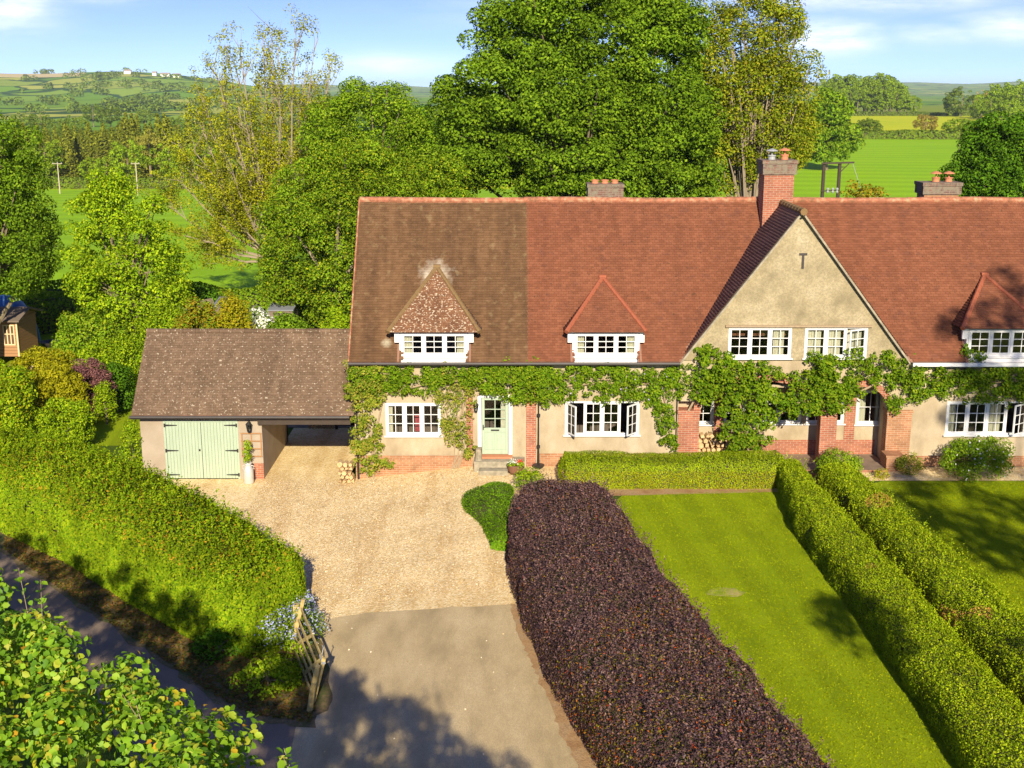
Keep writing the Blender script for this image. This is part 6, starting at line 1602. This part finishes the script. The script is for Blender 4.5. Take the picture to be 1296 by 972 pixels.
for (p0, p1, pt, Y, lab) in ((268, 281, 386, 60, 'small grey flat shed roof, left of the tall rusty shrub'), (338, 371, 391, 58, 'long low grey sheet-roofed shed behind the laurel bush')):
    xa, zz = at(p0, pt, Y); xb, _ = at(p1, pt, Y); g0 = tz(xa, Y)
    t = thing('garden_shed', lab, 'shed', ((xa + xb) / 2, Y, g0), 'low sheds behind the garage')
    MB().box(xa + .05, xb - .05, Y + .05, Y + 1.6, g0 - .2, zz - .1).build('wall', M['felt'], t)
    MB().prismx([(Y, zz - .1), (Y + 1.7, zz + .1), (Y + 1.7, zz + .14), (Y, zz - .05)], xa, xb).build('roof', M['grey_sheet'], t)
xl, zl = at(215, 392, 56)
t = thing('felled_log', 'cut end of a thick felled log above the garage ridge', 'log', (xl, 56, tz(xl, 56)))
MB().tube([(xl, 55.6, zl - .1), (xl + 1.6, 57.4, zl + .1)], [.24, .22], 12).build('trunk', M['bark'], t)
MB().tube([(xl - .004, 55.59, zl - .1), (xl - .01, 55.575, zl - .1)], [.2, .2], 12).build('cut_face', M['terracotta'], t)
xs1, _ = at(60, 424, 56); MB_ = MB(); MB_.box(xs1 - 2.0, xs1 + .5, 56, 56.25, -.1, .12)
tag(MB_.build('sleeper_edging', M['wood']), 'low timber edging board on the grass by the summerhouse', 'edging')

# ------------------------------------------------------------------ foreground tree by the lane (also shades lane and apron)
def hazel():
    rng = np.random.RandomState(91)
    rid = [(-18, 27, 5.6), (-15.5, 24.5, 5.7), (-13.2, 22, 5.9), (-11.2, 19.6, 6.3), (-9.5, 17.5, 6.9), (-7.3, 14.8, 7.25), (-5.8, 13, 7.3), (-4.6, 11.7, 7.55), (-3.7, 10.7, 7.65), (-2.9, 9.7, 7.6), (-2.2, 8.9, 7.65), (-1.6, 8.3, 7.85), (-1.1, 7.9, 7.85), (-.6, 7.7, 7.5), (.4, 7.2, 7.3), (1.5, 6.5, 7.1), (2.7, 6.0, 7.0), (3.9, 5.6, 6.9)]
    t = thing('hazel_tree', 'big leafy hazel filling the near lower left corner', 'tree', (-4.5, 9.5, -.3))
    ells = []
    for i, (x, y, z) in enumerate(rid):
        ells.append((x, y - .9, z - 1.5, 1.25, 1.25, 1.5))
        ells.append((x - 1.2, y - 2.6, z - 1.75, 1.5, 1.5, 1.8))
        if i % 2 == 0 and y < 16: ells.append((x - 2.2, y - 4.2, z - 2.3, 1.7, 1.7, 2.2))
    ells += [(-8.5, 12.5, 4.6, 2.4, 2.2, 2.2), (-6.3, 10.2, 4.9, 2.2, 2.0, 2.0), (-4.6, 8.6, 5.0, 2.0, 1.8, 1.9), (-10.5, 11, 4.2, 2.5, 2.5, 2.4), (-7.5, 8.5, 4.6, 2.4, 2.2, 2.3)]
    C = crown_centres(rng, ells, 1900, (.82, 1.04), low=-.5)
    P, N = clumps(rng, C, .28 * rng.uniform(.6, 1.35, len(C)), 112, .8, .5, .55, .3)
    # the canopy ends at a clean but uneven front along the lane
    leaves('crown', P, N, .07, M['lf_hazel'], t, rng, full=True, asp=.85, fold=.09)
    k = (P[:, 2] > 6.2) & (rng.rand(len(P)) < .05)
    leaves('young_leaves', P[k] + [0, 0, .04], N[k], .06, leafmat('young_hazel_leaves', [(0.2, 0.13, 0.02), (0.26, 0.2, 0.03), (0.16, 0.2, 0.02)], .35, .2), t, rng, full=True, asp=.8, fold=.1)
    # upright shoots
    Ps, Ns = [], []; b = MB()
    for _ in range(420):
        i = rng.randint(len(C)); c = C[i]
        if c[2] < 6.0: continue
        L_ = rng.uniform(.25, .75); d = np.array([rng.randn() * .22, rng.randn() * .22, 1.0]); d /= np.linalg.norm(d)
        c = c + np.array([0, 0, .1]); m = 13
        b.tube([tuple(c), tuple(c + d * L_)], [.005, .002], 4)
        for k in range(m):
            f_ = (k + .5) / m; a = k * 2.4; o_ = np.array([math.cos(a), math.sin(a), .15]) * .06 * (1.15 - f_ * .5)
            Ps.append(c + d * L_ * f_ + o_); Ns.append(np.array([-math.cos(a) * .3, -math.sin(a) * .3, .9]) + rng.randn(3) * .25)
    leaves('shoot_leaves', np.array(Ps), np.array(Ns), .078, M['lf_hazel'], t, rng, full=True, asp=.85, fold=.09)
    b.build('shoots', M['vine_bark'], t)
    b = MB()
    for i in range(26):
        x, y, z = rid[rng.randint(len(rid))]; bx = x * .7 - 1.5 + rng.randn() * .5; by = y - 2.2 + rng.randn() * .5
        b.tube([(bx, by, -.5), (bx + rng.randn() * .4, by + .4, 3), (x, y - 1.5, z - 1)], [.12, .08, .03], 6)
    b.build('stems', M['bark'], t)
hazel()
# tall trees behind the viewpoint whose shade falls on the right-hand lawn and roof
def shader(label, x, y, ells, seed, n, rcl, per, leaf, group='tall trees behind the viewpoint', limbs=25):
    tree('lime_tree', label, 'tree', group, (x, y, 0), ells, n, rcl, per, leaf, M['lf_syc'], .4, seed, limbs=limbs)
shader('tall lime tree shading the right lawn and roof', 19.5, 8, [(19.5, 8, 17, 3.2, 3.2, 5.5), (22.5, 9, 13, 3.4, 3.2, 4.5), (18, 8, 11.5, 2.4, 2.5, 3), (24, 9, 18, 3, 3, 4.5), (15.6, 8, 12.4, 2.0, 2.2, 2.6), (17.2, 8, 9.6, 2.2, 2.2, 2.0)], 92, 125, .8, 90, .26)
shader('smaller lime tree shading the near edge of the lawns', 13.5, 7, [(13.5, 7, 7.2, 2.2, 2.2, 2.6), (15.8, 7, 8.4, 2.2, 2.2, 2.8), (9.2, 7.6, 9.4, .9, .9, .8)], 93, 60, .6, 80, .22, limbs=0)

# ------------------------------------------------------------------ scattered leaves, pebbles
rng = np.random.RandomState(44)
def litter(name, label, poly, n, size, mat, z_off, cat):
    """loose small pieces inside an x,y polygon"""
    pg = np.array(poly); lo, hi = pg.min(0), pg.max(0); out = []
    while len(out) < n:
        q = rng.uniform(lo, hi); ins = False; j = len(pg) - 1
        for i in range(len(pg)):
            if (pg[i, 1] > q[1]) != (pg[j, 1] > q[1]) and q[0] < (pg[j, 0] - pg[i, 0]) * (q[1] - pg[i, 1]) / (pg[j, 1] - pg[i, 1]) + pg[i, 0]: ins = not ins
            j = i
        if ins: out.append(q)
    P = np.array(out); P = np.concatenate([P, (gnear(P[:, 0]) + z_off)[:, None]], 1)
    V_, F_ = leaf_arrays(P, np.tile([0, 0, 1.0], (n, 1)) + rng.randn(n, 3) * .3, size * rng.uniform(.5, 1.4, n), rng, .8)
    o = link(name, npmesh(name, V_, F_), mat); tag(o, label, cat, None, 'stuff')
gm = leafmat('loose_gravel_stones', [(0.46, 0.33, 0.15), (0.6, 0.45, 0.23), (0.68, 0.56, 0.38), (0.8, 0.7, 0.52)], 0, .2)
litter('gravel', 'loose golden gravel stones scattered over the drive', [(-8.4, 29.4), (-4.4, 28.9), (-2.5, 29.25), (0, 29.4), (.5, 29.4), (1.2, 36), (2, 39.8), (-8.4, 39.8)], 60000, .03, gm, .02, 'gravel')
litter('loose_stones', 'stray gravel and dead leaves on the tarmac apron', tar[:9] + [(-3, 14), (-4.3, 20), (-4.6, 25)], 160, .04, gm, .03, 'stones')
litter('fallen_leaves', 'brown leaf litter and tufts along the lane verge', [(-15.7, 36.0)] + [gpg(*p) for p in ((5, 696), (80, 750), (150, 796), (216, 842), (262, 876), (310, 902), (395, 916))] + [(-4.3, 26.0), (-7, 28.5), (-12, 33)], 16000, .07, leafmat('dead_leaves', [(0.06, 0.04, 0.022), (0.10, 0.065, 0.035), (0.04, 0.055, 0.015), (0.05, 0.07, 0.02)], .1, .2), .035, 'leaves')
gm2 = leafmat('lawn_grass_blades', [(0.088, 0.16, 0.004), (0.115, 0.185, 0.005), (0.15, 0.205, 0.008)], .25, .5, 1.0, .75)
litter('lawn_grass', 'short mown grass blades over the shaded lawn beyond the path', [(12.3, 38.2), (19, 38.2), (13, 25), (11.9, 25), (12.2, 33)], 60000, .035, gm2, .012, 'grass')
litter('grass', 'short mown grass blades over the striped lawn', lawn1[:3] + [gp(1235, 985, ZL), gp(800, 985, ZL)], 60000, .035, gm2, .012, 'grass')

# ------------------------------------------------------------------ haze
b = MB(); b.box(-9000, 9000, -150, 13500, -45, 92)
hz = b.build('haze', None); hz['kind'] = 'stuff'
m, t, out = newmat('summer_haze')
pv = nd(t, 'ShaderNodeVolumePrincipled'); pv.inputs['Color'].default_value = (0.75, 0.86, 1, 1); pv.inputs['Density'].default_value = 0.00006
pv.inputs['Anisotropy'].default_value = 0.0
t.links.new(pv.outputs[0], out.inputs['Volume']); hz.data.materials.append(m)
m.cycles.homogeneous_volume = True
